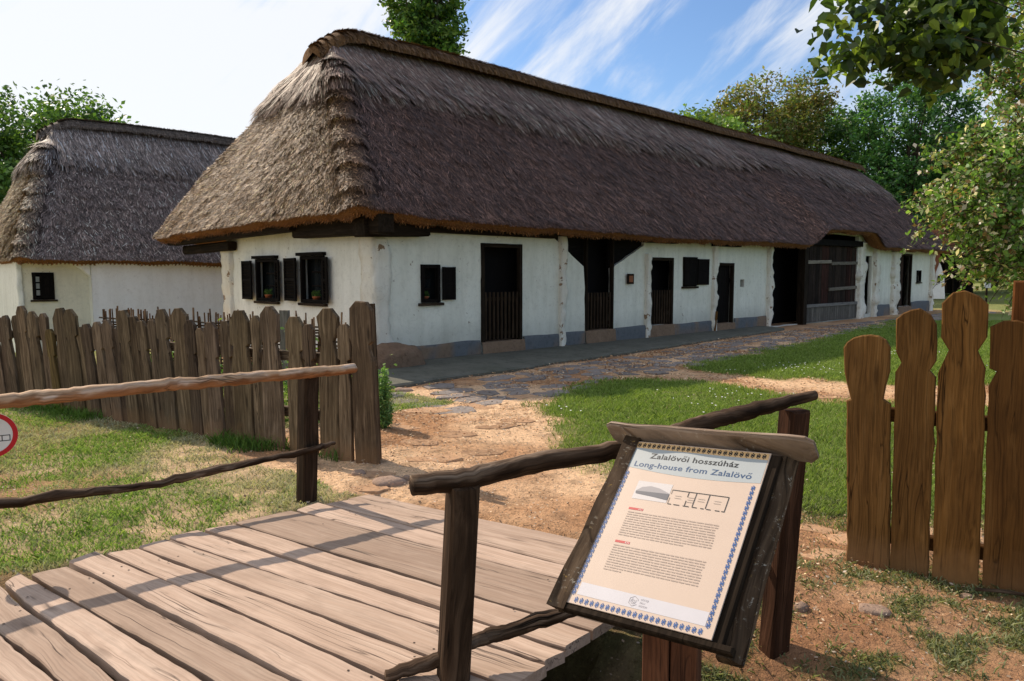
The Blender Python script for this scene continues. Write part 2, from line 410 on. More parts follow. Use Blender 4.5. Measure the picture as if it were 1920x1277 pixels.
def pxpoly(pts): return [tuple(G(*p)[:2]) for p in pts]
LAWN_A = pxpoly([(1015, 765), (1040, 738), (1110, 715), (1190, 709), (1320, 716), (1440, 734), (1530, 748), (1700, 760), (2100, 775), (2600, 790), (2600, 1010), (2100, 985), (1700, 975), (1590, 972), (1490, 968), (1330, 925), (1170, 905), (1120, 870), (1080, 840), (1060, 800)])
LAWN_B = pxpoly([(1280, 688), (1330, 676), (1450, 655), (1590, 622), (1690, 598)]) + [(31, 41), (75, 90), (95, 60), (40, 10)] + pxpoly([(2600, 735), (2000, 726), (1700, 722), (1570, 714), (1430, 708), (1340, 700)])
def masks(X, Y):
    """grass density 0..1, dry litter 0..1"""
    P = np.stack([X, Y], -1)
    jx = (fbm(P, 2.2, 3, 31) - .5) * .55; jy = (fbm(P, 2.2, 3, 47) - .5) * .55
    far = np.clip(Y / 10, .6, 2.5)
    g = np.zeros(X.shape)
    for dx, dy in ((0, 0), (.14, 0), (-.14, 0), (0, .2), (0, -.2)):
        for poly in (LAWN_A, LAWN_B):
            g += inpoly(X + jx + dx, Y + jy * far + dy, poly) / 5.0
    g = np.clip(g, 0, 1)
    s = (X - HC[0]) * NV[0] + (Y - HC[1]) * NV[1]; t = (X - HC[0]) * U[0] + (Y - HC[1]) * U[1]
    # left lawn, sparse and patchy
    left = sstep(-1.05, -1.75, X - .25 * (Y - 5.2) + jx) * (s > 2.2) * sstep(-.3, .3, X * -1 + (Y - 5) * .9 + jx - 1.1)
    lw = (X < -1.2 + (5.3 - Y) * .95 + jx * .6) & (s > 1)
    patch = sstep(.36, .62, fbm(P, 1.1, 4, 3) * .55 + fbm(P, 5, 3, 13) * .45)
    g = np.maximum(g, lw * (.30 + .70 * patch) * sstep(1.0, 2.2, s + jx))
    # behind the picket fence and beyond the house: grass again
    g = np.maximum(g, .75 * ((t < -1.2) & (s < 3.5)))
    g = np.maximum(g, ((s < -7) | (t > 31.5)) * .9)
    g = np.maximum(g, (Y > 60) * .9); g = np.maximum(g, .85 * sstep(-7.2, -8.4, X)); g = np.maximum(g, .85 * sstep(7.5, 9, X) * (s > 2.6) * (Y < 60)); g = np.maximum(g, .8 * sstep(1.2, .2, Y))
    # right foreground and the deck edge: weeds in bare soil
    fr = (X > .7) & (Y < 4.6)
    w2 = sstep(.46, .66, fbm(P, 2.0, 4, 91) * .5 + fbm(P, 7, 2, 17) * .5)
    g = np.maximum(g, fr * w2 * .6 * sstep(4.4, 3.5, Y))
    g = g * (1 - sstep(.25, .55, np.exp(-(segd(X, Y, (-1.2, 3.75), (1.15, 2.0)) / .52) ** 2)))
    path = 1 - sstep(.1, .6, g)
    return g, path
def make_ground():
    def axis(lo, hi, step, outs):
        a = list(np.arange(lo, hi + 1e-6, step)); lo_s, hi_s = [], []
        d = step
        x = lo
        while x > outs[0]: d *= 1.16; x -= d; lo_s.append(x)
        d = step; x = hi
        while x < outs[1]: d *= 1.16; x += d; hi_s.append(x)
        return np.array(lo_s[::-1] + a + hi_s)
    xs = axis(-8.5, 6.5, .055, (-700, 700)); ys = axis(1.6, 14.0, .055, (-60, 900))
    X, Y = np.meshgrid(xs, ys); Zz = gz(X, Y)
    V = np.stack([X, Y, Zz], -1).reshape(-1, 3)
    nx, ny = len(xs), len(ys); i = np.arange(nx * ny).reshape(ny, nx)
    Fc = np.stack([i[:-1, :-1], i[:-1, 1:], i[1:, 1:], i[1:, :-1]], -1).reshape(-1, 4)
    g, path = masks(X, Y); P = np.stack([X, Y], -1)
    soil = V3(.44, .24, .125); pale = V3(.73, .49, .30); dark = V3(.15, .095, .06)
    n = fbm(P, .9, 4, 77)[..., None]; n2 = fbm(P, 6, 3, 78)[..., None]
    c = soil + (pale - soil) * sstep(.35, .65, n) ; c = c + (dark - c) * sstep(.55, .75, n2) * .45
    fgm = (sstep(.5, 1.0, X) * sstep(4.7, 4.1, Y) * (.45 + .55 * fbm(P, 2.5, 3, 66)))[..., None]; c = c + (V3(.27, .135, .07) - c) * fgm
    lp = (X < -1.2 + (5.3 - Y) * .95)[..., None]
    c = np.where(lp, c * V3(.92, .95, 1.0), c)
    gr = V3(.055, .135, .018) + (V3(.10, .19, .032) - V3(.055, .135, .018)) * fbm(P, .7, 3, 55)[..., None]
    far = sstep(14, 24, Y)[..., None]
    c = c + (gr - c) * (g[..., None] * np.where(lp, .55, .85))
    # ditch soil painted near black: the shade beside the deck is in its colour
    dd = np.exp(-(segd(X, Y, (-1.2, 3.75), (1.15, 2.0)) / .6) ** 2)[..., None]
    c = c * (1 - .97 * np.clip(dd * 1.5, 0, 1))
    t = NT('ground_soil'); o = t.obj(); cc = t.attr('col', 'Color')
    cc = t.mix(1.0, cc, t.ramp(t.noise(o, 16, 6, .7), [(.25, .72), (.75, 1.5)]), 'MULTIPLY')
    cc = t.mix(t.ramp(t.noise(o, 55, 3, .7), [(.58, 0), (.68, .65)]), cc, t.mix(1.0, cc, (1.7, 1.6, 1.5), 'MULTIPLY'))
    cc = t.mix(t.ramp(t.noise(o, 42, 3, .7), [(.30, .7), (.42, 0)]), cc, t.mix(1.0, cc, (.35, .35, .35), 'MULTIPLY'))
    h = t.math('ADD', t.noise(o, 14, 6, .7), t.math('MULTIPLY', t.noise(o, 70, 4, .7), .5))
    mat = t.bsdf(cc, .95, t.bump(h, 1.0, .035), .1)
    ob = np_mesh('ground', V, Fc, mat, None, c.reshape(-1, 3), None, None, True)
    tag(ob, kind='structure')
make_ground()

def frustum_ok(X, Y, m=60):
    px = CX + F * X / np.maximum(Y, .1)
    return (px > -m) & (px < 1920 + m) & (Y > 1.7)
def tri_blades(name, P, h, w, lean, c0, c1, mat, label=None):
    """grass: one bent triangle strip (2 quads as a 5-vertex blade reduced to a triangle) per blade"""
    n = len(P); a = RNG.random(n) * 2 * np.pi
    side = np.stack([np.cos(a), np.sin(a), np.zeros(n)], 1) * w[:, None] * .5
    b = RNG.random(n) * 2 * np.pi; L = lean * (.3 + RNG.random(n))
    tip = P + np.stack([np.cos(b) * L * h, np.sin(b) * L * h, h], 1)
    mid = P + np.stack([np.cos(b) * L * h * .3, np.sin(b) * L * h * .3, h * .6], 1)
    V = np.stack([P - side, P + side, mid + side * .7, tip, mid - side * .7], 1).reshape(-1, 3)
    Fc = (np.arange(n)[:, None] * 5 + np.array([0, 1, 2, 3, 4])[None])
    k = RNG.random(n)[:, None]; c = c0 + (c1 - c0) * k
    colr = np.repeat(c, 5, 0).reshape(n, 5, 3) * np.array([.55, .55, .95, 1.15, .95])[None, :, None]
    ob = np_mesh(name, V, Fc, mat, None, colr.reshape(-1, 3)); tag(ob, kind='stuff'); return ob
def scatter(n, x0, x1, y0, y1, power=1.0):
    X = x0 + (x1 - x0) * RNG.random(n); Y = y0 + (y1 - y0) * RNG.random(n) ** power
    k = frustum_ok(X, Y); return X[k], Y[k]
def make_grass():
    # mown lawn by the house
    X, Y = scatter(1100000, -1, 22, 4.4, 26, 1.35)
    g, _ = masks(X, Y); k = (RNG.random(len(X)) < g * np.clip(9.0 / Y, .25, 1)) & (X > -.3 - 0 * Y)
    s = (X - HC[0]) * NV[0] + (Y - HC[1]) * NV[1]; k &= s > 1.0
    X, Y = X[k], Y[k]; P = np.stack([X, Y, gz(X, Y) - .004], 1); n = len(X)
    sc = np.clip(Y / 9, .8, 2.0)
    h = (.026 + .035 * RNG.random(n)) * (.6 + .8 * fbm(P[:, :2], 1.2, 2, 4)); w = (.004 + .004 * RNG.random(n)) * sc * 1.3
    tone = fbm(P[:, :2], .5, 3, 61)[:, None]
    c0 = V3(.11, .215, .022) + tone * V3(.06, .03, .02); c1 = V3(.36, .47, .13)
    o = tri_blades('grass', P, h, w, .8, c0, c1, MT['grass']); tag(o, 'short mown green grass of the lawn before the long house', 'grass')
    # left lawn
    X, Y = scatter(420000, -9, .2, 3.0, 13, 1.2)
    g, _ = masks(X, Y); s = (X - HC[0]) * NV[0] + (Y - HC[1]) * NV[1]; t = (X - HC[0]) * U[0] + (Y - HC[1]) * U[1]
    k = (RNG.random(len(X)) < g ** 1.5 * .9) & ~inpoly(X, Y, DECK_POLY) & ((s > .8) | (t < -.8))
    X, Y = X[k], Y[k]; P = np.stack([X, Y, gz(X, Y) - .004], 1); n = len(X)
    h = (.012 + .042 * RNG.random(n) ** 1.5) * (.5 + .9 * fbm(P[:, :2], 2.5, 2, 14)); w = .005 + .006 * RNG.random(n)
    dry = .85 * sstep(.43, .66, fbm(P[:, :2], 1.6, 3, 62))[:, None]
    c0 = V3(.14, .27, .04) * (1 - dry) + V3(.36, .35, .23) * dry; c1 = V3(.42, .56, .18) * (1 - dry) + V3(.76, .69, .55) * dry
    o = tri_blades('grass', P, h, w, 1.1, c0, c1, MT['grass']); tag(o, 'thin patchy grass with dry blades left of the wooden footbridge', 'grass')
    # taller fringe at the foot of the picket fence
    n = 7000; q = RNG.random(n); A, B = V3(-1.5, 6.3, 0), V3(-6.6, 9.6, 0)
    P = A + (B - A) * q[:, None] + np.stack([RNG.normal(0, .07, n), RNG.normal(-.12, .10, n), np.zeros(n)], 1); keep = fbm(P[:, :2], 2.0, 2, 33) > .5; keep |= q > .6; P = P[keep]; n = len(P)
    P[:, 2] = gz(P[:, 0], P[:, 1])
    o = tri_blades('grass', P, .04 + .10 * RNG.random(n) ** 2, np.full(n, .008), .7, V3(.08, .17, .03), V3(.17, .30, .06), MT['grass']); tag(o, 'brighter taller grass fringe along the foot of the grey picket fence', 'grass')
    # weeds in the bare right foreground
    X, Y = scatter(200000, .6, 4.4, 2.2, 5.2)
    g, _ = masks(X, Y); k = RNG.random(len(X)) < g * 1.0 + .03; X, Y = X[k], Y[k]; P = np.stack([X, Y, gz(X, Y)], 1); n = len(X)
    o = tri_blades('weeds', P, .008 + .028 * RNG.random(n) ** 2, .005 + .005 * RNG.random(n), 1.3, V3(.13, .17, .06), V3(.36, .38, .21), MT['grass']); tag(o, 'scattered low weeds in the bare soil before the brown fence', 'weeds')
make_grass()
def flakes(name, X, Y, size, cols, label, cat, lift=.012, el=2.2):
    n = len(X); P = np.stack([X, Y, gz(X, Y) + .003 + lift * RNG.random(n)], 1); a = RNG.random(n) * 2 * np.pi
    u = np.stack([np.cos(a), np.sin(a), RNG.normal(0, .25, n)], 1) * (size * el * .5)[:, None]; v = np.stack([-np.sin(a), np.cos(a), RNG.normal(0, .35, n)], 1) * (size * .5)[:, None]
    V = np.stack([P - u, P - v, P + u, P + v], 1).reshape(-1, 3); Fc = np.arange(n * 4).reshape(n, 4)
    c = np.array(cols)[RNG.integers(0, len(cols), n)] * (.7 + .6 * RNG.random(n))[:, None]
    o = np_mesh(name, V, Fc, MT['litter'], None, np.repeat(c, 4, 0)); tag(o, label, cat, kind='stuff'); return o
def make_litter():
    tan = [(.50, .30, .15), (.62, .42, .24), (.40, .22, .10), (.30, .16, .08), (.66, .52, .36), (.20, .11, .06)]
    X, Y = scatter(330000, -3, 14, 3.3, 24, 1.5)
    g, p = masks(X, Y); s = (X - HC[0]) * NV[0] + (Y - HC[1]) * NV[1]
    d = sstep(.42, .62, fbm(np.stack([X, Y], -1), 1.7, 3, 21)) * .75 + .25
    k = (RNG.random(len(X)) < p * d * .5) & (s > 1.0) & ~inpoly(X, Y, DECK_POLY) & (X > -1.3 + (5.3 - Y) * .6); X, Y = X[k], Y[k]
    flakes('leaf_litter', X, Y, (.006 + .008 * RNG.random(len(X))) * np.clip(Y / 6, .7, 2.2), tan, 'dry tan petals and wood chips strewn over the path to the house', 'litter', lift=.034)
    X, Y = scatter(60000, -7, 4.2, 2.4, 10)
    g, p = masks(X, Y); k = (~inpoly(X, Y, DECK_POLY)) & (RNG.random(len(X)) < .5); X, Y = X[k], Y[k]
    flakes('soil_crumbs', X, Y, .006 + .012 * RNG.random(len(X)) ** 2, [(.24, .15, .09), (.36, .25, .16), (.14, .09, .06), (.48, .40, .32), (.42, .30, .2)], 'crumbs of soil, bark and grit scattered among the thin grass', 'grit', el=1.4, lift=.018)
    # daisies
    X, Y = scatter(3200, .3, 14, 5.5, 16); g, p = masks(X, Y); cl = fbm(np.stack([X, Y], -1), .8, 2, 19)
    k = (g > .8) & (RNG.random(len(X)) < sstep(.45, .7, cl)); X, Y = X[k], Y[k]; n = len(X)
    P = np.stack([X, Y, gz(X, Y) + .05], 1); r = .009 + .004 * RNG.random(n); a = np.linspace(0, 2 * np.pi, 6, endpoint=False)
    V = P[:, None, :] + np.stack([np.cos(a), np.sin(a), 0 * a + .2 * np.sin(a)], 1)[None] * r[:, None, None]
    o = np_mesh('daisies', V.reshape(-1, 3), np.arange(n * 6).reshape(n, 6), MT['litter'], None, np.full((n * 6, 3), .72)); tag(o, 'tiny white daisies dotted over the mown lawn', 'flowers', kind='stuff')
make_litter()

# ------------------------------------------------------------------ pavement along the house + flagstone path
def make_paving():
    ts = np.concatenate([np.arange(-1.4, 13.6, .22)]); rows = []
    mb = MB(); n = len(ts)
    w = np.interp(ts, [-1.4, 0, 2, 10.8, 13.6], [2.0, 1.95, 1.78, 1.05, .75]) + (vnoise(np.stack([ts, ts * 0], -1), 1.5, 3) - .5) * .16 + (vnoise(np.stack([ts, ts * 0], -1), 6, 4) - .5) * .06
    for fr, z in ((0, .085), (.3, .085), (.7, .07), (.985, .06), (1.0, .035), (1.0, -.1)):
        rows.append([H(t, w[i] * fr + (.0 if fr else -.05), z + .012 * (vnoise(np.array([[t * 2, fr * 5]]), 1)[0] - .5)) for i, t in enumerate(ts)])
    V = np.array(rows).reshape(-1, 3); f = []
    for r in range(len(rows) - 1):
        for i in range(n - 1): f.append((r * n + i, (r + 1) * n + i, (r + 1) * n + i + 1, r * n + i + 1))
    f.append(tuple(r * n for r in range(len(rows)))); f.append(tuple(r * n + n - 1 for r in reversed(range(len(rows)))))
    o = np_mesh('pavement', V, f, MT['kerb'], None, np.ones((len(V), 3))); tag(o, kind='structure')
    # flagstones: irregular slabs in rows along the house, fading into the approach
    mb = MB(); r = random.Random(5)
    def slab(cx, cy, a, b, rot, z, tint=None):
        k = r.randint(5, 7); pts = []
        for i in range(k):
            an = 2 * math.pi * (i + r.uniform(-.3, .3)) / k; q = r.uniform(.82, 1.08)
            x, y = a * math.cos(an) * q, b * math.sin(an) * q
            pts.append((cx + x * math.cos(rot) - y * math.sin(rot), cy + x * math.sin(rot) + y * math.cos(rot)))
        zz = float(gz(np.array([cx]), np.array([cy]))[0]) + z; s = r.uniform(.75, 1.15)
        tx, ty = r.uniform(-.02, .02), r.uniform(-.02, .02)
        top = [V3(x, y, zz + (x - cx) * tx + (y - cy) * ty) for x, y in pts]
        inn = [p + (V3(cx, cy, p[2]) - p) * .06 + V3(0, 0, .008) for p in top]
        bot = [p - V3(0, 0, .05) for p in top]
        V = bot + top + inn; f = [tuple(range(2 * k, 3 * k))]
        for j in range(2):
            for i in range(k): f.append((j * k + i, j * k + (i + 1) % k, (j + 1) * k + (i + 1) % k, (j + 1) * k + i))
        mb.add(V, f, None, tuple(s * q for q in (tint or (1, 1, 1.03))))
    ang = math.atan2(U[1], U[0])
    t = -1.5
    while t < 30:
        wk = np.interp(t, [-1.5, 0, 2, 10.8, 14, 30], [2.2, 2.1, 1.95, 1.25, .9, 1.0]); wd = np.interp(t, [-1, 2, 8, 30], [1.7, 1.7, 1.6, 1.3]); s = wk + .1
        while s < wk + wd:
            q = r.uniform(.14, .27); a, b = r.uniform(.16, .36), q
            if r.random() < .86:
                p = H(t + r.uniform(-.12, .12), s + q * .6, 0); slab(p[0], p[1], a, b * .95, ang + r.uniform(-.25, .25), r.uniform(-.004, .010))
            s += 2 * q * .95
        t += r.uniform(.42, .58)
    for px, py, a in [(790, 830, .2), (850, 815, .26), (905, 845, .22), (820, 862, .24), (930, 800, .25), (760, 800, .22), (870, 785, .26), (970, 790, .2), (880, 880, .2), (800, 770, .28), (900, 760, .26), (980, 745, .22),
                      (1380, 722, .35), (1470, 735, .4), (1550, 742, .35), (700, 890, .17), (690, 915, .15), (1545, 1035, .15), (1600, 1010, .16), (1540, 990, .14)]:
        g = G(px, py); slab(g[0], g[1], a * 1.15, a * .75, r.uniform(-.5, .2), -.004, (1.75, 1.22, .80))
    o = mb.build('stone_path', MT['flag']); tag(o, kind='structure')
make_paving()

# ------------------------------------------------------------------ thatched roofs
def strands(P, D, Nn, L, W, lift, colr, name, mat, parent, bend=.35):
    """many single straws: P start, D direction, Nn outward normal"""
    n = len(P); S = np.cross(D, Nn); S /= np.linalg.norm(S, axis=1)[:, None] + 1e-9
    a = P + Nn * .004; m = P + D * (L * .55)[:, None] + Nn * (lift * bend)[:, None]; b = P + D * L[:, None] + Nn * lift[:, None]
    w = (W * .5)[:, None]
    V = np.stack([a - S * w, a + S * w, m + S * w, b + S * w * .5, b - S * w * .5, m - S * w], 1).reshape(-1, 3)
    i = np.arange(n)[:, None] * 6
    Fc = np.concatenate([i + np.array([0, 1, 2, 5]), i + np.array([5, 2, 3, 4])], 0)
    c = np.repeat(colr, 6, 0).reshape(n, 6, 3) * np.array([.7, .7, 1, 1.12, 1.12, 1])[None, :, None]
    return np_mesh(name, V, Fc, mat, parent, c.reshape(-1, 3))
def thatched_roof(root, Hf, u, nv, t0, t1, sf, sb, tr0, tr1, sr, zr, zE, look, count, ds=.08, rows=64, scallop=.10, bulge=.05, capr=.26, sagging=True):
    per = []
    def seg(a, b, side):
        L = math.hypot(b[0] - a[0], b[1] - a[1]); n = int(L / ds)
        for k in range(n): per.append((a[0] + (b[0] - a[0]) * k / n, a[1] + (b[1] - a[1]) * k / n, side))
    seg((t0, sf), (t1, sf), 0); seg((t1, sf), (t1, sb), 1); seg((t1, sb), (t0, sb), 2); seg((t0, sb), (t0, sf), 3)
    per = np.array(per); n = len(per); tt, ss, sd_ = per[:, 0].copy(), per[:, 1].copy(), per[:, 2].astype(int)
    out = np.array([[0, 1], [1, 0], [0, -1], [-1, 0]], float)[sd_]
    k = int(.42 / ds)
    def sm(a):
        r = np.zeros_like(a)
        for j in range(-k, k + 1): r += np.roll(a, j, 0)
        return r / (2 * k + 1)
    tB, sB = sm(tt), sm(ss); out = sm(out); out /= np.linalg.norm(out, axis=1)[:, None]
    zB = zE(tB, sB)
    tT = np.where((sd_ == 0) | (sd_ == 2), np.clip(tt, tr0, tr1), np.where(sd_ == 1, tr1, tr0)); sT = np.full(n, sr)
    v = np.linspace(0, 1, rows)[:, None]
    B = np.stack([tB, sB, zB], 1)[None]; T = np.stack([tT, sT, np.full(n, zr)], 1)[None]
    Pl = T + (B - T) * v[..., None]
    O3 = np.concatenate([out, np.full((n, 1), .55)], 1); O3 /= np.linalg.norm(O3, axis=1)[:, None]
    dT = np.linalg.norm(B - T, axis=2)
    bl = bulge * np.sin(np.pi * v ** .8)
    Pw = Pl[..., 0:1] * 1.0
    base = np.stack([Pl[..., 0], Pl[..., 1], Pl[..., 2]], -1)
    disp = bl + (fbm(base, .8, 3, 41) - .5) * .14 + (fbm(base, 3.5, 3, 42) - .5) * .05 + (fbm(base, 11, 2, 43) - .5) * .03
    # second, thicker layer of long straw under the ridge
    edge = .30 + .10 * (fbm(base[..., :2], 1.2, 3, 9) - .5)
    disp = disp + .07 * (1 - sstep(0, .07, v - edge)) * sstep(0, .12, v)
    # stepped bundles up the near hips
    for (ct, cs) in ((t0, sf),):
        dcn = np.hypot(tt - ct, ss - cs)[None] * (.25 + .75 * v)
        saw = 1 - np.mod(v * 8.5 + .12 * vnoise(np.array([[cs, 1.0]]), 1)[0], 1.0)
        gk = np.exp(-(dcn / .34) ** 2) * sstep(.14, .22, v)
        disp = disp + gk * (scallop * (1 - saw) ** 1.5 + .10)
    disp = disp * (.12 + .88 * sstep(0, .32, v))
    Pl = Pl + np.stack([O3[:, 0], O3[:, 1], O3[:, 2]], 1)[None] * disp[..., None]
    W = Hf(0, 0, 0)[None, None] + Pl[..., 0:1] * u + Pl[..., 1:2] * nv + Pl[..., 2:3] * Z
    idx = np.arange(rows * n).reshape(rows, n); nx = np.roll(idx, -1, 1)
    Fc = np.stack([idx[:-1], idx[1:], nx[1:], nx[:-1]], -1).reshape(-1, 4)
    frontside = (sd_ == 0) | (sd_ == 2)
    endmix = np.where(frontside, 0.0, 1.0); endmix = np.clip(sm(endmix) * 1.0, 0, 1)[None, :, None]
    topm = (1 - sstep(0, .10, v - edge))[..., None]  # paler long ridge straw, with the sky sheen put into its colour too
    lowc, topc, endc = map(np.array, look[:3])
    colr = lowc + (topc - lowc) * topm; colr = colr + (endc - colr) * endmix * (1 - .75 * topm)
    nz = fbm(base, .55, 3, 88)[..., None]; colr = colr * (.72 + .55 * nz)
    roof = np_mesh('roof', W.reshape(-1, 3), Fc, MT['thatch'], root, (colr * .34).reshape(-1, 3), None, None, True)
    # straws
    q = W.reshape(-1, 3)[Fc]; cen = q.mean(1); e1 = q[:, 2] - q[:, 0]; e2 = q[:, 3] - q[:, 1]; nn = np.cross(e1, e2); ar = np.linalg.norm(nn, axis=1); nn /= ar[:, None] + 1e-9
    outw = np.concatenate([(W - W.mean((0, 1)))], 0).reshape(-1, 3)[Fc].mean(1); flip = (nn * outw).sum(1) < 0; nn[flip] *= -1
    vis = ((CAM - cen) / np.linalg.norm(CAM - cen, axis=1)[:, None] * nn).sum(1) > -.25
    dist = np.linalg.norm(cen - CAM, axis=1); wgt = ar * vis * np.clip((17 / dist) ** 1.6, .12, 1.2)
    cd = np.cumsum(wgt); pick = np.searchsorted(cd, RNG.random(count) * cd[-1]); pick = np.clip(pick, 0, len(Fc) - 1)
    a, b = RNG.random((count, 1)), RNG.random((count, 1)); Q = q[pick]
    P = (Q[:, 0] * (1 - a) + Q[:, 1] * a) * (1 - b) + (Q[:, 3] * (1 - a) + Q[:, 2] * a) * b
    D = Q[:, 1] - Q[:, 0]; D /= np.linalg.norm(D, axis=1)[:, None] + 1e-9; N2 = nn[pick]
    Sd = np.cross(D, N2)
    C = colr.reshape(-1, 3)[Fc[pick, 0]]; em = np.broadcast_to(endmix, colr.shape[:2] + (1,)).reshape(-1)[Fc[pick, 0]]; tm = topm.reshape(-1)[Fc[pick, 0]]
    jit = np.where(tm > .5, .09, np.where(em > .5, .50, .34)); D = D + Sd * (RNG.normal(0, 1, count) * jit)[:, None]; D /= np.linalg.norm(D, axis=1)[:, None]
    L = np.where(tm > .5, .30 + .35 * RNG.random(count), np.where(em > .5, .06 + .13 * RNG.random(count), .10 + .22 * RNG.random(count)))
    lift = np.where(tm > .5, .004 + .012 * RNG.random(count), np.where(em > .5, .008 + .034 * RNG.random(count) ** 1.5, .005 + .024 * RNG.random(count) ** 2))
    vv = (Fc[pick, 0] // n) / (rows - 1.0); L = np.minimum(L, np.maximum((1.012 - vv) * 4.0, .05))
    Wd = (.006 + .008 * RNG.random(count) ** 1.5) * np.clip(np.linalg.norm(P - CAM, axis=1) / 16, .8, 1.6) * np.where(em > .5, 1.25, 1)
    br = np.exp(RNG.normal(-.18, .72, count)); br = np.where(RNG.random(count) < .03, 4.6, br); br = np.minimum(br, 5.0)
    Cc = np.clip(C * br[:, None], 0, .62)
    strands(P, D, N2, L, Wd, lift, Cc, 'straw', MT['straw'], roof)
    # cut eave edge and underside
    prof = [(0, 0), (-.05, -.09), (-.22, -.15), (-.48, -.06), (-.8, .25)]
    rws = []
    wob = (vnoise(np.stack([tB, sB], 1), 3.0, 5) - .5) * .05
    last = Pl[-1]
    for o_, z_ in prof:
        p = last + np.concatenate([out * o_, np.full((n, 1), z_)], 1); p[:, 2] += wob * (1 if z_ < 0 else 0); rws.append(p)
    R = np.array(rws); R[0] += np.concatenate([out * -.012, np.full((n, 1), 0)], 1)
    Wr = Hf(0, 0, 0)[None, None] + R[..., 0:1] * u + R[..., 1:2] * nv + R[..., 2:3] * Z
    m = len(prof); idx = np.arange(m * n).reshape(m, n); nx = np.roll(idx, -1, 1)
    np_mesh('eave_edge', Wr.reshape(-1, 3), np.stack([idx[:-1], idx[1:], nx[1:], nx[:-1]], -1).reshape(-1, 4), MT['reed'], roof, None, None, None, True)
    # bristling cut ends on the eave band
    kf = np.where((sd_ == 0) | (sd_ == 3))[0]; m = 14000; kk = kf[RNG.integers(0, len(kf), m)]; f_ = RNG.random(m)[:, None]
    Pf = Wr[0][kk] * (1 - f_) + Wr[2][kk] * f_; o3 = out[kk][:, :1] * u + out[kk][:, 1:] * nv
    Df = o3 * .5 - Z * .8 + RNG.normal(0, .35, (m, 3)); Df /= np.linalg.norm(Df, axis=1)[:, None]
    strands(Pf, Df, o3, .03 + .04 * RNG.random(m), np.full(m, .013), np.full(m, .004), V3(.26, .115, .04) * np.exp(RNG.normal(0, .45, m))[:, None], 'reed_ends', MT['straw'], roof)
    # shaggy fringe along the visible eave
    kf = np.where((sd_ == 0) | (sd_ == 3))[0]; m = 9000; kk = kf[RNG.integers(0, len(kf), m)]
    Pf = W[-1][kk] + (W[-1][(kk + 1) % n] - W[-1][kk]) * RNG.random(m)[:, None]; o3 = out[kk][:, :1] * u + out[kk][:, 1:] * nv
    Df = o3 * .35 - Z * 1.0 + RNG.normal(0, .25, (m, 3)); Df /= np.linalg.norm(Df, axis=1)[:, None]
    Cf = colr[-1][kk] * np.exp(RNG.normal(-.1, .4, m))[:, None]
    strands(Pf + Z * .02, Df, o3, .03 + .07 * RNG.random(m), np.full(m, .014), np.full(m, .005), Cf, 'eave_fringe', MT['straw'], roof)
    # ridge cap of upright bundles
    ta = np.concatenate([[tr0 - .44, tr0 - .36, tr0 - .24, tr0 - .08], np.arange(tr0 + .1, tr1 + .3, .055)])
    za = zr + .12 - .50 * np.clip((tr0 + .55 - ta) / 1.0, 0, 1) ** 1.8 - .25 * np.clip((ta - tr1) / .5, 0, 1) + (vnoise(np.stack([ta, ta * 0], 1), .5, 3) - .5) * .08
    ang = np.linspace(-1, 1, 15); rows_ = []
    for t, z in zip(ta, za):
        bun = 1 + .13 * abs(math.sin(t * math.pi / .19)) + .05 * (vnoise(np.array([[t * 4, 3.0]]), 1, 2)[0] - .5)
        rows_.append([Hf(t, sr, z) + nv * (math.sin(x * 1.75) * capr * bun * (1 + .25 * abs(x))) + Z * (capr * .62 * (math.cos(x * 1.75) - .5) * bun - .10 * abs(x) ** 3) for x in ang])
    rows_.insert(0, [np.mean(rows_[0], 0) + u * .03] * len(ang))
    R = np.array(rows_); a_, b_ = R.shape[:2]; idx = np.arange(a_ * b_).reshape(a_, b_)
    Fk = np.stack([idx[:-1, :-1], idx[:-1, 1:], idx[1:, 1:], idx[1:, :-1]], -1).reshape(-1, 4)
    rc = np.array(look[3]); cc = rc * (.7 + .7 * vnoise(R.reshape(-1, 3), 3, 4))[:, None]
    cap = np_mesh('ridge_cap', R.reshape(-1, 3), Fk, MT['thatch'], roof, cc, None, None, True)
    m = 16000; ki = 1 + (RNG.random(m) ** 1.35 * (a_ - 2)).astype(int); xi = RNG.random(m)
    x0 = -.2 + 1.0 * xi; bi = np.clip(((x0 + 1) / 2 * (b_ - 1)), 0, b_ - 1.01); fl = bi.astype(int); fr = (bi - fl)[:, None]
    P = R[ki, fl] * (1 - fr) + R[ki, fl + 1] * fr + u * (RNG.random(m)[:, None] - .5) * .06
    D = R[ki, fl + 1] - R[ki, fl]; D /= np.linalg.norm(D, axis=1)[:, None]; No = np.cross(u[None], D) ; No *= np.sign((No * (nv * .5 + Z)).sum(1))[:, None]
    C = rc * 1.25 * np.exp(RNG.normal(0, .4, m))[:, None]
    strands(P, D, No, .08 + .10 * RNG.random(m), np.full(m, .015), .004 + .02 * RNG.random(m), np.clip(C, 0, .6), 'ridge_straw', MT['straw'], cap)
    return roof

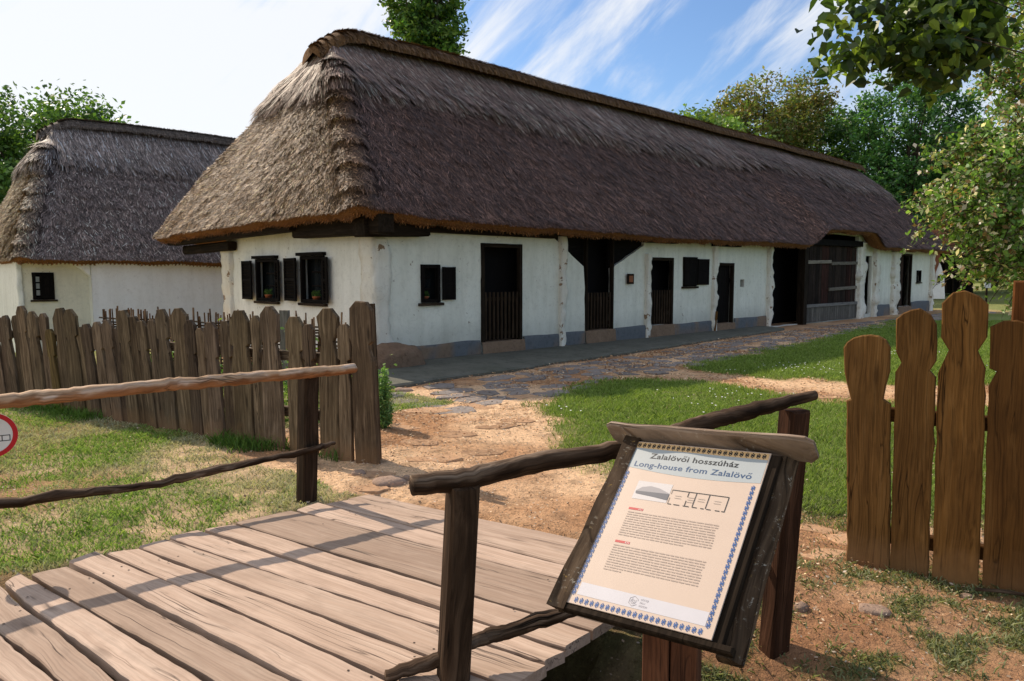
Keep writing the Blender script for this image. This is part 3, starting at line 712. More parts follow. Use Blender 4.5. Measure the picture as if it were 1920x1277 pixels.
# ------------------------------------------------------------------ walls with real openings
def wall_mesh(name, mapf, nvec, outer, holes, mat, parent, step=.22, depth=.38, amp=.02, colf=None, back=True):
    def sub(poly):
        r = []
        for i in range(len(poly)):
            a, b = np.array(poly[i], float), np.array(poly[(i + 1) % len(poly)], float); k = max(1, int(np.linalg.norm(b - a) / step))
            r += [a + (b - a) * j / k for j in range(k)]
        return r
    jr = np.random.default_rng(len(name) + int(outer[1][0] * 10))
    loops = [sub(outer)] + [[p + jr.normal(0, .008, 2) for p in sub(h)] for h in holes]
    pts, edges = [], []
    for lp in loops:
        b = len(pts); pts += [Vector(p) for p in lp]; edges += [(b + i, b + (i + 1) % len(lp)) for i in range(len(lp))]
    xs = [p[0] for p in outer]; ys = [p[1] for p in outer]
    gx, gy = np.meshgrid(np.arange(min(xs) + step, max(xs), step), np.arange(min(ys) + step, max(ys), step)); gx, gy = gx.ravel(), gy.ravel()
    ok = inpoly(gx, gy, outer)
    for h in holes:
        c = np.mean(h, 0); hh = [tuple(c + (np.array(p) - c) * 1.08) for p in h]; ok &= ~inpoly(gx, gy, hh)
    pts += [Vector((x, y)) for x, y in zip(gx[ok], gy[ok])]
    vs, es, fs = delaunay_2d_cdt(pts, edges, [], 0, 1e-5)[:3]
    v2 = np.array([tuple(v) for v in vs]); fc = []
    cen = np.array([v2[list(f)].mean(0) for f in fs]); keep = inpoly(cen[:, 0], cen[:, 1], outer)
    for lp in loops[1:]: keep &= ~inpoly(cen[:, 0], cen[:, 1], lp)
    fc = [tuple(f) for f, k in zip(fs, keep) if k]
    nz = (fbm(v2, .7, 3, 12) - .5) * 2 * amp + (fbm(v2, 3.1, 2, 15) - .5) * amp * .8
    P3 = [mapf(x, y) + nvec * d for (x, y), d in zip(v2, nz)]
    cl = np.ones((len(P3), 3)) if colf is None else colf(v2)
    V, Fc, Cc = list(P3), fc, list(cl)
    for lp in loops[1:]:
        d = [(fbm(np.array([p]), .7, 3, 12)[0] - .5) * 2 * amp + (fbm(np.array([p]), 3.1, 2, 15)[0] - .5) * amp * .8 for p in lp]; b = len(V); m = len(lp)
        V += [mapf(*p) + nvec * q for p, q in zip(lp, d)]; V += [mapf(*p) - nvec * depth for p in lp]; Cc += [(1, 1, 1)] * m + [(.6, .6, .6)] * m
        Fc = Fc + [(b + i, b + (i + 1) % m, b + m + (i + 1) % m, b + m + i) for i in range(m)]
    return np_mesh(name, np.array(V), Fc, mat, parent, np.array(Cc), None, None, False)
rect = lambda a, b, c, d: [(a, c), (b, c), (b, d), (a, d)]

def lump_strip(root, name, o, a, b, nv, w, h, proud, mat, seed=0):
    """rough rendered corner strip: w along a, h up, proud along nv"""
    k = int(h / .06); R = []
    for i in range(k + 1):
        z = h * i / k; row = []
        for f, d in ((0, -.03), (0, 1), (.25, 1), (.5, 1), (.75, 1), (1, 1), (1, -.03)):
            nse = vnoise(np.array([[f * 1.2 + seed * 5, z * 3.2, seed]]), 1.0, seed)[0] - .5; n2 = vnoise(np.array([[f * 2 + seed, z * 9, 2.0]]), 1.0, seed + 3)[0] - .5
            row.append(o + a * (f - .5) * (w * (1 + .5 * nse + .25 * n2)) + Z * z + nv * (proud * (1 + .7 * nse + .5 * n2) if d > 0 else -.03))
        R.append(row)
    R = np.array(R); idx = np.arange(R.shape[0] * 7).reshape(-1, 7)
    Fc = np.stack([idx[:-1, :-1], idx[:-1, 1:], idx[1:, 1:], idx[1:, :-1]], -1).reshape(-1, 4)
    hole = sstep(.66, .74, vnoise(R.reshape(-1, 3), 5.5, seed + 20))[:, None]
    c = np.ones((R.shape[0] * 7, 3))
    return np_mesh(name, R.reshape(-1, 3), Fc, mat, root, c, None, None, False)

def slat_gate(root, mapf, a, nv, t0, t1, z0, z1, n=None):
    mb = MB(); n = n or int((t1 - t0) / .105)
    for i in range(n):
        x = t0 + (i + .5) * (t1 - t0) / n
        mb.box(mapf(x, z0 + (z1 - z0) / 2) - nv * .02, a, Z, nv, (.052, z1 - z0, .025), .004, col=(1.7, 1.6, 1.5))
    for z in (z0 + .12, z1 - .14): mb.box(mapf((t0 + t1) / 2, z) - nv * .06, Z, a, nv, (.08, t1 - t0, .035), .004)
    return mb.build('slatted_gate', MT['darkwood'], root)
def doorway(root, mapf, a, nv, t0, t1, z0, z1, gate=None, frame=.075, depth=.42, label=None):
    mb = MB(); w = frame
    for x in (t0 + w / 2, t1 - w / 2): mb.box(mapf(x, (z0 + z1) / 2) - nv * .07, a, Z, nv, (w, z1 - z0, .10), .006)
    mb.box(mapf((t0 + t1) / 2, z1 - w / 2) - nv * .072, Z, a, nv, (w, t1 - t0 - 2 * w - .002, .10), .006)
    f = mb.build('door_frame', MT['darkwood'], root)
    m2 = MB().quad([mapf(t0 - .5, z0 - .2) - nv * depth, mapf(t1 + .5, z0 - .2) - nv * depth, mapf(t1 + .5, z1 + .2) - nv * depth, mapf(t0 - .5, z1 + .2) - nv * depth]); m2.build('interior_shade', MT['void'], root)  # sheet painted near black for the unlit room behind the door
    if gate: slat_gate(root, mapf, a, nv, t0 + w, t1 - w, z0 + .03, gate)
    return f
def sill(root, mapf, a, nv, t0, t1, z0, z1, proud=.05):
    k = 6; R = []
    for z, d in ((z0, proud + .05), (z1 - .03, proud), (z1, proud - .02), (z1, -.3)):
        R.append([mapf(t0 + (t1 - t0) * i / k, z) + nv * (d + .02 * math.sin(i * 2.1 + z * 9)) for i in range(k + 1)])
    R = np.array(R); idx = np.arange(R.shape[0] * R.shape[1]).reshape(R.shape[:2])
    np_mesh('door_sill', R.reshape(-1, 3), np.stack([idx[:-1, :-1], idx[:-1, 1:], idx[1:, 1:], idx[1:, :-1]], -1).reshape(-1, 4), MT['brick'], root, np.ones((R.size // 3, 3)))
def shutter(root, o, a, nv, w, h, tilt=0.0, louvre=True, mat='black', label=None):
    """o = bottom centre; a = width axis; nv = face normal"""
    mb = MB(); t = .035; c, s = math.cos(tilt), math.sin(tilt); a2 = a * c + nv * s; n2 = nv * c - a * s
    for x in (-w / 2 + .03, w / 2 - .03): mb.box(o + a2 * x + Z * h / 2, a2, Z, n2, (.055, h, t), .004)
    for z in (.03, h / 2, h - .03): mb.box(o + Z * z + n2 * .001, Z, a2, n2, (.055, w - .115, t - .002), .004)
    mb.box(o + Z * h / 2 - n2 * .004, a2, Z, n2, (w - .112, h - .07, .006), .001)
    if louvre:
        for i in range(int(h / .06)):
            z = .07 + i * (h - .14) / max(1, int(h / .06) - 1); mb.box(o + Z * z + n2 * .008, unit(Z * .8 + n2 * .5), a2, n2, (.045, w - .12, .008), .001)
    else: mb.box(o + Z * h / 2 + n2 * .004, a2, Z, n2, (w - .11, h - .06, .022), .003)
    p = mb.build('shutter', MT[mat], root)
    if label: p['label'] = label
    return p
def window(root, mapf, a, nv, t0, t1, z0, z1, panes=True, depth=.20, sillz=True):
    mb = MB(); w = .065
    for x in (t0 + w / 2, t1 - w / 2): mb.box(mapf(x, (z0 + z1) / 2) - nv * .05, a, Z, nv, (w, z1 - z0, .09), .005)
    for z in (z0 + w / 2, z1 - w / 2): mb.box(mapf((t0 + t1) / 2, z) - nv * .052, Z, a, nv, (w, t1 - t0 - 2 * w, .09), .005)
    f = mb.build('window', MT['black'], root)
    m = MB().quad([mapf(t0 - .15, z0 - .1) - nv * depth, mapf(t1 + .15, z0 - .1) - nv * depth, mapf(t1 + .15, z1 + .1) - nv * depth, mapf(t0 - .15, z1 + .1) - nv * depth]); m.build('pane', MT['glass'], f)
    if panes:
        m = MB()
        m.box(mapf((t0 + t1) / 2, (z0 + z1) / 2) - nv * (depth - .01), a, Z, nv, (.035, z1 - z0 - .14, .02), .002, col=(2, 2, 2))
        for z in (z0 + (z1 - z0) * .36, z0 + (z1 - z0) * .66):
            for x0, x1 in ((t0 + .07, (t0 + t1) / 2 - .02), ((t0 + t1) / 2 + .02, t1 - .07)): m.box(mapf((x0 + x1) / 2, z) - nv * (depth - .011), Z, a, nv, (.03, x1 - x0, .02), .002, col=(2, 2, 2))
        m.build('glazing_bar', MT['black'], f)
    if sillz:
        MB().box(mapf((t0 + t1) / 2, z0 - .03) - nv * .12, Z, a, nv, (.05, t1 - t0 + .12, .19), .008, col=(1.6, 1.6, 1.6)).build('window_sill', MT['darkwood'], f)
    return f

# ------------------------------------------------------------------ the long house
def zeave(t, s):
    front = s > -2.5
    z = np.interp(t, [-1, 0, 3, 8, 15, 22, 30], [2.63, 2.62, 2.55, 2.53, 2.56, 2.64, 2.68])
    z = z + np.where(front, .52 * sstep(15.4, 17.0, t) * (1 - sstep(20.6, 21.9, t)), 0)
    z = z + np.where(t < 0, -.10 * sstep(-2, -8.4, s), 0)
    return np.where(s < -7, 2.5, z)
def long_house():
    root = thing('long_house', 'long white plastered farmhouse under a deep dark thatched roof with a row of dark doors', 'farmhouse', H(0, 0, 0))
    fm = lambda t, z: H(t, 0, z)
    yh = [(5.50, .36), (6.48, .36), (6.47, 1.76), (7.68, 2.30), (7.70, 2.46), (4.42, 2.46), (4.46, 2.36), (5.44, 1.78)]
    holes = [rect(.95, 1.38, 1.10, 1.78), rect(2.40, 3.50, .30, 2.20), yh, rect(7.90, 8.92, .36, 2.02), rect(9.36, 9.98, 1.30, 2.05), rect(10.96, 11.94, .26, 1.92),
             rect(12.34, 12.58, 1.26, 1.46), rect(14.10, 20.84, .02, 2.98), rect(21.62, 22.26, .12, 2.30), rect(25.15, 26.65, .30, 2.45), rect(27.35, 27.85, 1.28, 1.78)]
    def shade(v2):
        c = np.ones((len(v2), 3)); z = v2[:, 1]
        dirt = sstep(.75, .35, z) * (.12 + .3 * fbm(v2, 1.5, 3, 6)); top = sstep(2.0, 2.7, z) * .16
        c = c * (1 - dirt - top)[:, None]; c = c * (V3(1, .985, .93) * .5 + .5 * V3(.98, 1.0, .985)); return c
    zt = lambda t: float(zeave(np.array([t]), np.array([.6]))[0]) + .5
    outer = [(0, -.12), (29.4, -.12)] + [(t, zt(t)) for t in (29.4, 25, 22.2, 21.4, 20.5, 17.2, 16.2, 15.2, 12, 8, 4, 0)]
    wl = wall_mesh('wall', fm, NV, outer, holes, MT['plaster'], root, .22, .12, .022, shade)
    # end wall towards the yard gate (normal -U), coordinate a = -s
    em = lambda a, z: H(0, -a, z); NE = -U
    eh = [rect(1.60, 2.46, 1.07, 1.95), rect(3.42, 4.32, 1.06, 1.92)]
    wall_mesh('end_wall', em, NE, [(0, -.12), (5.76, -.12), (5.76, 2.95), (0, 2.95)], eh, MT['plaster'], root, .22, .12, .02)
    bm = lambda a, z: H(29.4, -a, z); wall_mesh('end_wall', bm, U, [(0, -.12), (5.76, -.12), (5.76, 3), (0, 3)], [], MT['plaster'], root)
    wall_mesh('rear_wall', lambda t, z: H(t, -5.76, z), -NV, [(0, -.5), (29.4, -.5), (29.4, 4.0), (0, 4.0)], [], MT['plaster'], root, .8)
    # plinth
    for a, b, h in ((.0, 2.36, .34), (3.54, 4.60, .34), (4.74, 5.44, .36), (6.54, 7.84, .37), (8.96, 10.80, .35), (12.0, 13.9, .36), (22.8, 24.2, .44), (26.7, 29.3, .46)):
        k = max(2, int((b - a) / .15)); R = []
        for z, d in ((-.1, .055), (h - .05, .045), (h + .005, .028), (h + .01, -.02)):
            R.append([H(a + (b - a) * i / k, d + .018 * (vnoise(np.array([[(a + i * .15) * 2.2, z * 4]]), 1, 2)[0] - .5) * 2, z + .03 * (vnoise(np.array([[(a + i * .15) * 1.6, 2.0]]), 1, 5)[0] - .5) * (1 if z > 0 else 0)) for i in range(k + 1)])
        R = np.array(R); idx = np.arange(R.shape[0] * R.shape[1]).reshape(R.shape[:2]); fcs = np.stack([idx[:-1, :-1], idx[:-1, 1:], idx[1:, 1:], idx[1:, :-1]], -1).reshape(-1, 4)
        pt = sstep(.60, .66, fbm(R.reshape(-1, 3), 3.4, 3, 7) + .10 * (R.reshape(-1, 3)[:, 2] < .12))[:, None]; cl = (1 - pt) + pt * V3(1.7, 1.1, .7)
        np_mesh('plinth', R.reshape(-1, 3), fcs, MT['plinth'], root, cl)
    # doors
    doorway(root, fm, U, NV, 2.40, 3.50, .30, 2.20, 1.26); sill(root, fm, U, NV, 2.38, 3.54, -.05, .30)
    doorway(root, fm, U, NV, 5.50, 6.48, .36, 2.45, 1.20, frame=.05); sill(root, fm, U, NV, 5.46, 6.53, -.05, .36)
    doorway(root, fm, U, NV, 7.90, 8.92, .36, 2.02, 1.22); sill(root, fm, U, NV, 7.86, 8.95, -.05, .36)
    doorway(root, fm, U, NV, 10.96, 11.94, .26, 1.92); sill(root, fm, U, NV, 10.84, 12.0, -.05, .26)
    mb = MB()
    for i in range(6): mb.box(fm(11.04 + (i + .5) * .137, 1.08) - NV * .12, U, Z, NV, (.132, 1.6, .03), .004)
    mb.build('door', MT['black'], root)
    # the funnel-shaped timber bracing over the second door
    for pts in ([(4.40, 2.34), (5.50, 1.74), (5.50, 2.50), (4.40, 2.50)], [(6.42, 1.74), (7.74, 2.28), (7.74, 2.50), (6.42, 2.50)]):
        MB().prism(pts, H(0, -.16, 0), U, Z, NV, .07, .01, along=0).build('timber_brace', MT['black'], root)
    # logs under the eave
    mb = MB()
    mb.bar(H(.86, .07, 2.40), H(4.40, .07, 2.40), .16, .11)
    mb.build('wall_plate', MT['darkwood'], root)
    for a, b, z, h in ((4.36, 7.80, 2.52, .20), (7.3, 8.85, 2.45, .17), (10.72, 12.0, 2.46, .20), (13.9, 16.5, 2.62, .22)):
        MB().bar(H(a, .10, z), H(b, .10, z), .2, h).build('wall_plate', MT['black'], root)
    for pts, w, h in (([H(-.42, .16, 2.38), H(.92, .16, 2.43)], .34, .34), ([H(-.2, .62, 2.42), H(-.2, -2.15, 2.44)], .30, .34), ([H(-.36, -2.0, 2.53), H(-.36, -7.9, 2.42)], .26, .27), ([H(-.12, -5.2, 2.22), H(-.12, -7.7, 2.18)], .2, .2), ([H(-.5, .32, 2.62), H(-.5, -6.5, 2.60)], .18, .16)):
        MB().bar(pts[0], pts[1], w, h, ch=.03).build('log_beam', MT['darkwood'], root)
    # flaking corner strips and pilasters
    lump_strip(root, 'corner_pier', H(.12, 0, .05), U, None, NV, .30, 2.15, .06, MT['quoin'], 1)
    lump_strip(root, 'corner_pier', H(0, -.16, .05), NV, None, -U, .40, 2.2, .06, MT['quoin'], 2)
    lump_strip(root, 'corner_pier', H(0, -5.62, -.1), NV, None, -U, .34, 2.3, .08, MT['quoin'], 3)
    for t, w, h, pr, sd2 in ((4.70, .16, 2.4, .09, 4), (7.80, .16, 2.1, .09, 5), (10.86, .18, 2.4, .10, 6), (14.02, .20, 2.45, .10, 7), (21.12, .55, 2.75, .12, 8), (22.52, .34, 2.6, .13, 9), (24.6, .65, 2.5, .14, 10), (29.2, .30, 2.5, .12, 11)):
        lump_strip(root, 'pilaster', H(t, 0, .0), U, None, NV, w, h, pr, MT['quoin'], sd2)
    # windows and shutters of the front
    window(root, fm, U, NV, .95, 1.38, 1.10, 1.78, sillz=True)
    shutter(root, fm(1.57, 1.14) + NV * .03, U, NV, .31, .60, louvre=False)
    window(root, fm, U, NV, 9.36, 9.98, 1.30, 2.05, sillz=True)
    shutter(root, fm(9.66, 1.33) + NV * .035, U, NV, .60, .72, louvre=False); shutter(root, fm(10.28, 1.33) + NV * .03, U, NV, .55, .68, louvre=False)
    MB().quad([fm(12.34, 1.26) - NV * .2, fm(12.58, 1.26) - NV * .2, fm(12.58, 1.46) - NV * .2, fm(12.34, 1.46) - NV * .2]).build('vent_hole_shade', MT['void'], root)
    # end windows
    for k, (a0, a1, z0, z1) in enumerate(((1.60, 2.46, 1.07, 1.95), (3.42, 4.32, 1.06, 1.92))):
        window(root, em, NV, NE, a0, a1, z0, z1)
        shutter(root, em(a1 + .30, z0 + .02) + NE * .07, NV, NE, .56, z1 - z0 - .05, tilt=.1)
        shutter(root, em(a0 - .12, z0 + .01) + NE * .06, -NV, NE, .25, z1 - z0 - .04, tilt=-.2)
        MB().box(em((a0 + a1) / 2, z1 + .035) + NE * .0, Z, NV, NE, (.06, a1 - a0 + .1, .1), .006).build('window_head', MT['black'], root)
    # dark cart entrance, gate post, big plank gate
    MB().quad([fm(12.5, -.1) - NV * .8, fm(19.4, -.1) - NV * .8, fm(19.4, 2.9) - NV * .8, fm(12.5, 2.9) - NV * .8]).build('interior_shade', MT['void'], root)
    MB().bar(H(16.22, .06, -.05), H(16.22, .06, 2.75), .24, .24, up=NV).build('gate_post', MT['darkwood'], root)
    MB().bar(H(16.1, .02, 2.66), H(21.0, .02, 2.70), .2, .2).build('lintel', MT['black'], root)
    mb = MB(); r = random.Random(3); x = 16.44
    while x < 20.78:
        w = r.uniform(.20, .30); w = min(w, 20.8 - x); q = r.uniform(.6, 1.5); red = r.random() < .45
        mb.box(fm(x + w / 2, 1.55) + NV * (-.06 + r.uniform(-.006, .006)), U, Z, NV, (w - .012, 2.05 + r.uniform(-.03, .03), .035), .004, col=(q * 1.35, q * .85, q * .82) if red else (q, q, q)); x += w
    gt = mb.build('gate', MT['gatew'], root)
    for z, a, b, cl in ((2.02, 16.46, 18.5, 1.7), (2.00, 18.55, 20.8, .9), (1.12, 18.4, 20.8, 1.0)):
        MB().box(fm((a + b) / 2, z) - NV * .02, Z, unit(U + Z * .02), NV, (.11, b - a, .05), .006, col=(cl, cl * .93, cl * .86)).build('gate_bar', MT['greyw'], gt)
    mb = MB(); x = 16.46
    while x < 20.75: mb.box(fm(x + .09, .29) + NV * .02, U, Z, NV, (.17, .50, .03), .004, col=(r.uniform(.5, .9),) * 3); x += .182
    mb.build('gate_apron', MT['greyw'], gt)
    MB().box(fm(18.6, .58) + NV * .0, Z, U, NV, (.10, 4.3, .09), .01, col=(1.1, 1.15, 1.25)).build('gate_rail', MT['greyw'], gt)
    MB().quad([fm(16.3, 0) - NV * 2.4, fm(20.9, 0) - NV * 2.4, fm(20.9, 3.1) - NV * 2.4, fm(16.3, 3.1) - NV * 2.4]).build('interior_shade', MT['void'], root)
    # nook, far door, far window
    MB().quad([fm(21.6, .1) - NV * .38, fm(22.3, .1) - NV * .38, fm(22.3, 2.3) - NV * .38, fm(21.6, 2.3) - NV * .38], (.75, .72, .6)).build('niche_back', MT['quoin'], root)
    MB().box(fm(21.94, .3) - NV * .3, U, Z, NV, (.6, .5, .12), .02).build('niche_sill', MT['darkwood'], root)
    doorway(root, fm, U, NV, 25.15, 26.65, .30, 2.45); sill(root, fm, U, NV, 25.1, 26.7, -.05, .30)
    mb = MB()
    for i in range(4): mb.box(fm(25.25 + i * .16 + .08, 1.35) - NV * .1, U, Z, NV, (.155, 2.0, .03), .003, col=(1.5, 1.2, 1.1))
    mb.build('door', MT['gatew'], root)
    window(root, fm, U, NV, 27.35, 27.85, 1.28, 1.78, panes=False)
    # roof
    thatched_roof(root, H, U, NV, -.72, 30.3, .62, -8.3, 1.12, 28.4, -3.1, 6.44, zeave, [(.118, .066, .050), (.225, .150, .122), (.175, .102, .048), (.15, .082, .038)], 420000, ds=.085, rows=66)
    return root
long_house()

# notice board on the wall between the doors
pl_ = MB(); pl_.box(H(7.08, .035, 1.50), U, Z, NV, (.24, .24, .03), .006, col=(1, .8, .7)); o = pl_.build('wall_plaque', MT['darkwood'], None, H(7.08, .035, 1.5)); tag(o, 'small square brown plaque fixed on the white wall between two slatted doors', 'plaque')
MB().box(H(7.08, .066, 1.50), U, Z, NV, (.15, .15, .006), .002, col=(1.3, .75, .55)).build('plaque_face', MT['brick'], o)

# ------------------------------------------------------------------ neighbouring thatched house (left)
A2 = math.radians(47.0)
U2 = V3(math.sin(A2), math.cos(A2), 0); N2V = V3(math.cos(A2), -math.sin(A2), 0)
K2 = AT(38, 486, 19.0); K2[2] = 0; K2 = K2 + U2 * .02 - N2V * .62
def H2(t, s, z): return K2 + U2 * t + N2V * s + Z * z
def second_house():
    root = thing('thatched_cottage', 'smaller white cottage with grey thatched hip roof behind the left picket fence', 'cottage', H2(0, 0, -.5))
    def TZ(x, y, s=0.0):
        p = PL(x, y, H2(0, s, 0)[:2], N2V); return float(np.dot(p - K2, U2)), float(p[2])
    a = TZ(62, 562); b = TZ(100, 511); w = [(a[0], a[1]), (b[0], a[1]), (b[0], b[1]), (a[0], b[1])]
    tb = TZ(166, 520)[0]
    fm = lambda t, z: H2(t, 0, z)
    wall_mesh('wall', fm, N2V, [(0, -.7), (tb, -.7), (tb, 2.5), (0, 2.5)], [w], MT['plaster'], root, .22, .12, .03, lambda v: np.ones((len(v), 3)) * V3(.97, .91, .80))
    wall_mesh('wall', lambda t, z: H2(t, .28, z), N2V, [(tb, -.7), (14.5, -.7), (14.5, 2.14), (tb, 2.14)], [], MT['plaster2'], root, .3, .3, .02)
    wall_mesh('end_wall', lambda q, z: H2(0, -q, z), -U2, [(0, -.7), (6.6, -.7), (6.6, 1.98), (0, 1.98)], [], MT['plaster'], root, .3)
    wall_mesh('rear_wall', lambda t, z: H2(t, -6.6, z), -N2V, [(0, -.7), (14.5, -.7), (14.5, 2.5), (0, 2.5)], [], MT['plaster'], root, .8)
    wall_mesh('end_wall', lambda q, z: H2(14.5, -q, z), U2, [(-.28, -.7), (6.6, -.7), (6.6, 2.1), (-.28, 2.1)], [], MT['plaster'], root, .8)
    # return of the thicker wall and the corbel under the eave
    MB().quad([H2(tb, .29, -.7), H2(tb, -.1, -.7), H2(tb, -.1, 2.1), H2(tb, .29, 2.1)]).build('wall_return', MT['plaster'], root)
    MB().prism([(-.45, 1.95), (0, 1.55), (0, 2.35), (-.45, 2.35)], H2(tb - .002, -.02, 0), U2, Z, N2V, .26, .03, along=0).build('corbel', MT['plaster2'], root)
    MB().bar(H2(.2, .10, 2.02), H2(tb - .5, .10, 2.02), .14, .14).build('wall_plate', MT['quoin'], root)
    lump_strip(root, 'corner_pier', H2(.04, 0, -.6), U2, None, N2V, .12, 2.7, .05, MT['plaster'], 14)
    window(root, fm, U2, N2V, a[0], b[0], a[1], b[1])
    shutter(root, fm(b[0] - .17, a[1] + .03) + N2V * .03, U2, N2V, .34, b[1] - a[1] - .06, louvre=False)
    pw = flat('pale_pane', (.45, .45, .42), .3); zz_ = np.linspace(a[1] + .09, b[1] - .09, 4)
    for q0, q1 in zip(zz_[:-1], zz_[1:]): MB().quad([fm(a[0] + .09, q0 + .02) - N2V * .03, fm(a[0] + .25, q0 + .02) - N2V * .03, fm(a[0] + .25, q1 - .02) - N2V * .03, fm(a[0] + .09, q1 - .02) - N2V * .03]).build('pane', pw, root)
    ze = lambda t, s: 2.02 + .04 * np.sin(np.asarray(t) * .7) + 0 * np.asarray(s)
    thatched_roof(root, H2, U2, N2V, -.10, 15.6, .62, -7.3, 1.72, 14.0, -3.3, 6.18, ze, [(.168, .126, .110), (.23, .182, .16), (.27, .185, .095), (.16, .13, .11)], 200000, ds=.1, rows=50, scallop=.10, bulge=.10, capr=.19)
second_house()

# ------------------------------------------------------------------ left picket fence
FA = G(690, 866); FB = G(112, 770); FD = unit(V3(FB[0] - FA[0], FB[1] - FA[1], 0)); FN = V3(FD[1], -FD[0], 0)
if np.dot(FN, CAM - FA) < 0: FN = -FN
def fence_pt(x, y, off=0.0): return PL(x, y, FA + FN * off, FN)
def picket_outline(w, L, style, r):
    """half-symmetric picket: body, notched neck, pointed or rounded head; x across, y up"""
    n0 = L - r.uniform(.36, .42) * min(1, w / .13); n1 = n0 + r.uniform(.05, .08); hb = n1 + .02; nk = r.uniform(.34, .40)
    hs = L - w * r.uniform(.28, .42); cap = w * r.uniform(.12, .24); b = .5 * w; hw = b * r.uniform(.86, 1.0)
    half = [(b * r.uniform(.90, .97), 0), (b * .93, n0 - .16), (w * (nk - .07), n1), (hw * .98, hb) if style else (hw * .8, hb + .05), (hw, hs), (cap, L)]
    l = [(-x * r.uniform(.97, 1.03), y) for x, y in reversed(half)]
    return half + l
def left_fence():
    root = thing('picket_fence', 'weathered grey wooden fence of carved uneven pickets along the left lawn', 'fence', (FA[0], FA[1], 0))
    P = [(10, 140, 36), (38, 130, 30), (75, 130, 38), (108, 85, 42), (145, 180, 26), (165, 110, 44), (207, 120, 36), (245, 195, 34), (285, 95, 62), (340, 100, 58), (380, 185, 40), (420, 170, 42), (465, 160, 44), (515, 150, 48), (552, 190, 38), (590, 105, 58), (635, 135, 50), (680, 155, 44), (722, 150, 44), (775, 100, 60), (850, 95, 80), (910, 150, 52), (955, 190, 52), (1010, 160, 66), (1070, 155, 54), (1145, 105, 98), (1215, 130, 52), (1290, 85, 98), (1400, 135, 92), (1475, 170, 56), (1560, 95, 108), (1645, 170, 64)]
    r = random.Random(12); k = 760 / 1920
    bx = [(50, 500), (200, 590), (360, 625), (550, 655), (700, 690), (930, 735), (1130, 760), (1300, 770), (1500, 800), (1640, 822), (1830, 832)]
    for i, (x, y, w) in enumerate([(-70, 130, 34), (-30, 120, 36)] + P):
        lean = np.interp(x, [0, 300, 600, 900, 1200, 1700], [62, 62, 70, 55, 34, 12]); xb = x + lean
        yb = np.interp(xb, [b[0] for b in bx], [b[1] for b in bx])
        top = fence_pt(x * k, 540 + y * k); bot = fence_pt(xb * k, 540 + yb * k); bot = bot.copy(); bot[2] = min(bot[2], .02) - .06
        up = unit(top - bot); L = np.linalg.norm(top - bot); dist = np.dot(top - CAM, V3(0, 1, 0))
        ww = w * k / F * dist / abs(np.dot(FD, unit(np.cross(V3(0, 0, 1), unit(top - CAM)))))
        sx = -FD; sx = unit(sx - up * np.dot(sx, up)); nz = np.cross(sx, up)
        if np.dot(nz, FN) < 0: nz = -nz; sx = -sx
        tone = r.uniform(.62, 1.35); c = (tone, tone * r.uniform(.94, 1.0), tone * r.uniform(.86, 1.0)) if x != 245 else (1.0, .95, .55)
        MB().prism(picket_outline(ww * .90, L, i % 4, r), bot + FN * (.010 * (1 if i % 2 else -1) + r.uniform(-.008, .008)), sx, up, nz, .042, .005, col=c).build('picket', MT['picket'], root)
    # carved gate post
    top = fence_pt(683, 566); bot = fence_pt(697, 868); bot[2] = -.1; up = unit(top - bot); L = np.linalg.norm(top - bot); sx = unit(-FD - up * np.dot(-FD, up)); nz = np.cross(sx, up)
    if np.dot(nz, FN) < 0: nz = -nz; sx = -sx
    w = .25; ol = [(.5 * w, 0), (.52 * w, .45), (.46 * w, L - .50), (.34 * w, L - .40), (.34 * w, L - .36), (.49 * w, L - .33), (.50 * w, L - .07), (.28 * w, L), (-.18 * w, L + .01), (-.46 * w, L - .05), (-.5 * w, L - .30), (-.43 * w, L - .35), (-.40 * w, L - .38), (-.47 * w, L - .5), (-.5 * w, .4), (-.47 * w, 0)]
    MB().prism(ol, bot + FN * .02, sx, up, nz, .05, .008, col=(.95, .9, .85)).build('gate_post', MT['picket'], root)
    ol2 = [(.08, 0), (.08, L - .02), (-.08, L - .02), (-.08, 0)]
    MB().prism(ol2, bot + FD * .06 - FN * .12, sx, up, nz, .09, .008, col=(.7, .65, .6)).build('fence_post', MT['picket'], root)
    for z in (.34, .86):
        a = V3(FA[0], FA[1], z) + FD * -.05 - FN * .05; b = a + FD * 7.35
        MB().bar(a, b, .05, .09).build('rail', MT['picket'], root)
left_fence()

# woven stick fence between the yard and the house
def wattle():
    a = AT(672, 600, 10.4); b = AT(190, 612, 12.9); a[2] = b[2] = 0; d = unit(b - a); n = V3(d[1], -d[0], 0); L = np.linalg.norm(b - a)
    root = thing('wattle_fence', 'low woven stick fence of thin upright twigs in front of the house windows', 'fence', a)
    r = random.Random(8); m = 96; mb = MB()
    for j in range(16):
        pts = [a + d * t + n * (.03 * math.sin(t * 7 + j * math.pi)) + Z * (.08 + j * .052 + .015 * math.sin(t * 3 + j)) for t in np.linspace(0, L, 40)]
        mb.tube(pts, .014, 5)
    mb.build('woven_panel', MT['bark'], root)
    for i in range(m):
        t = L * (i + r.uniform(-.3, .3)) / m; h = r.uniform(.92, 1.08) if i % 9 else 1.02
        p = a + d * t + n * r.uniform(-.03, .03); q = p + Z * h + d * r.uniform(-.07, .07)
        MB().tube([p - Z * .1, (p + q) / 2 + d * r.uniform(-.02, .02), q], [.02, .017, r.uniform(.010, .016)], 6, col=(3.0, 2.6, 2.2)).build('stake', MT['bark'], root)
    for t, w in ((.10 * L, .16), (.24 * L, .17)):
        p = a + d * t - n * .05; MB().box(p + Z * .5, d, Z, n, (w, 1.16, .05), .006).build('post', MT['greyw'], root)
wattle()

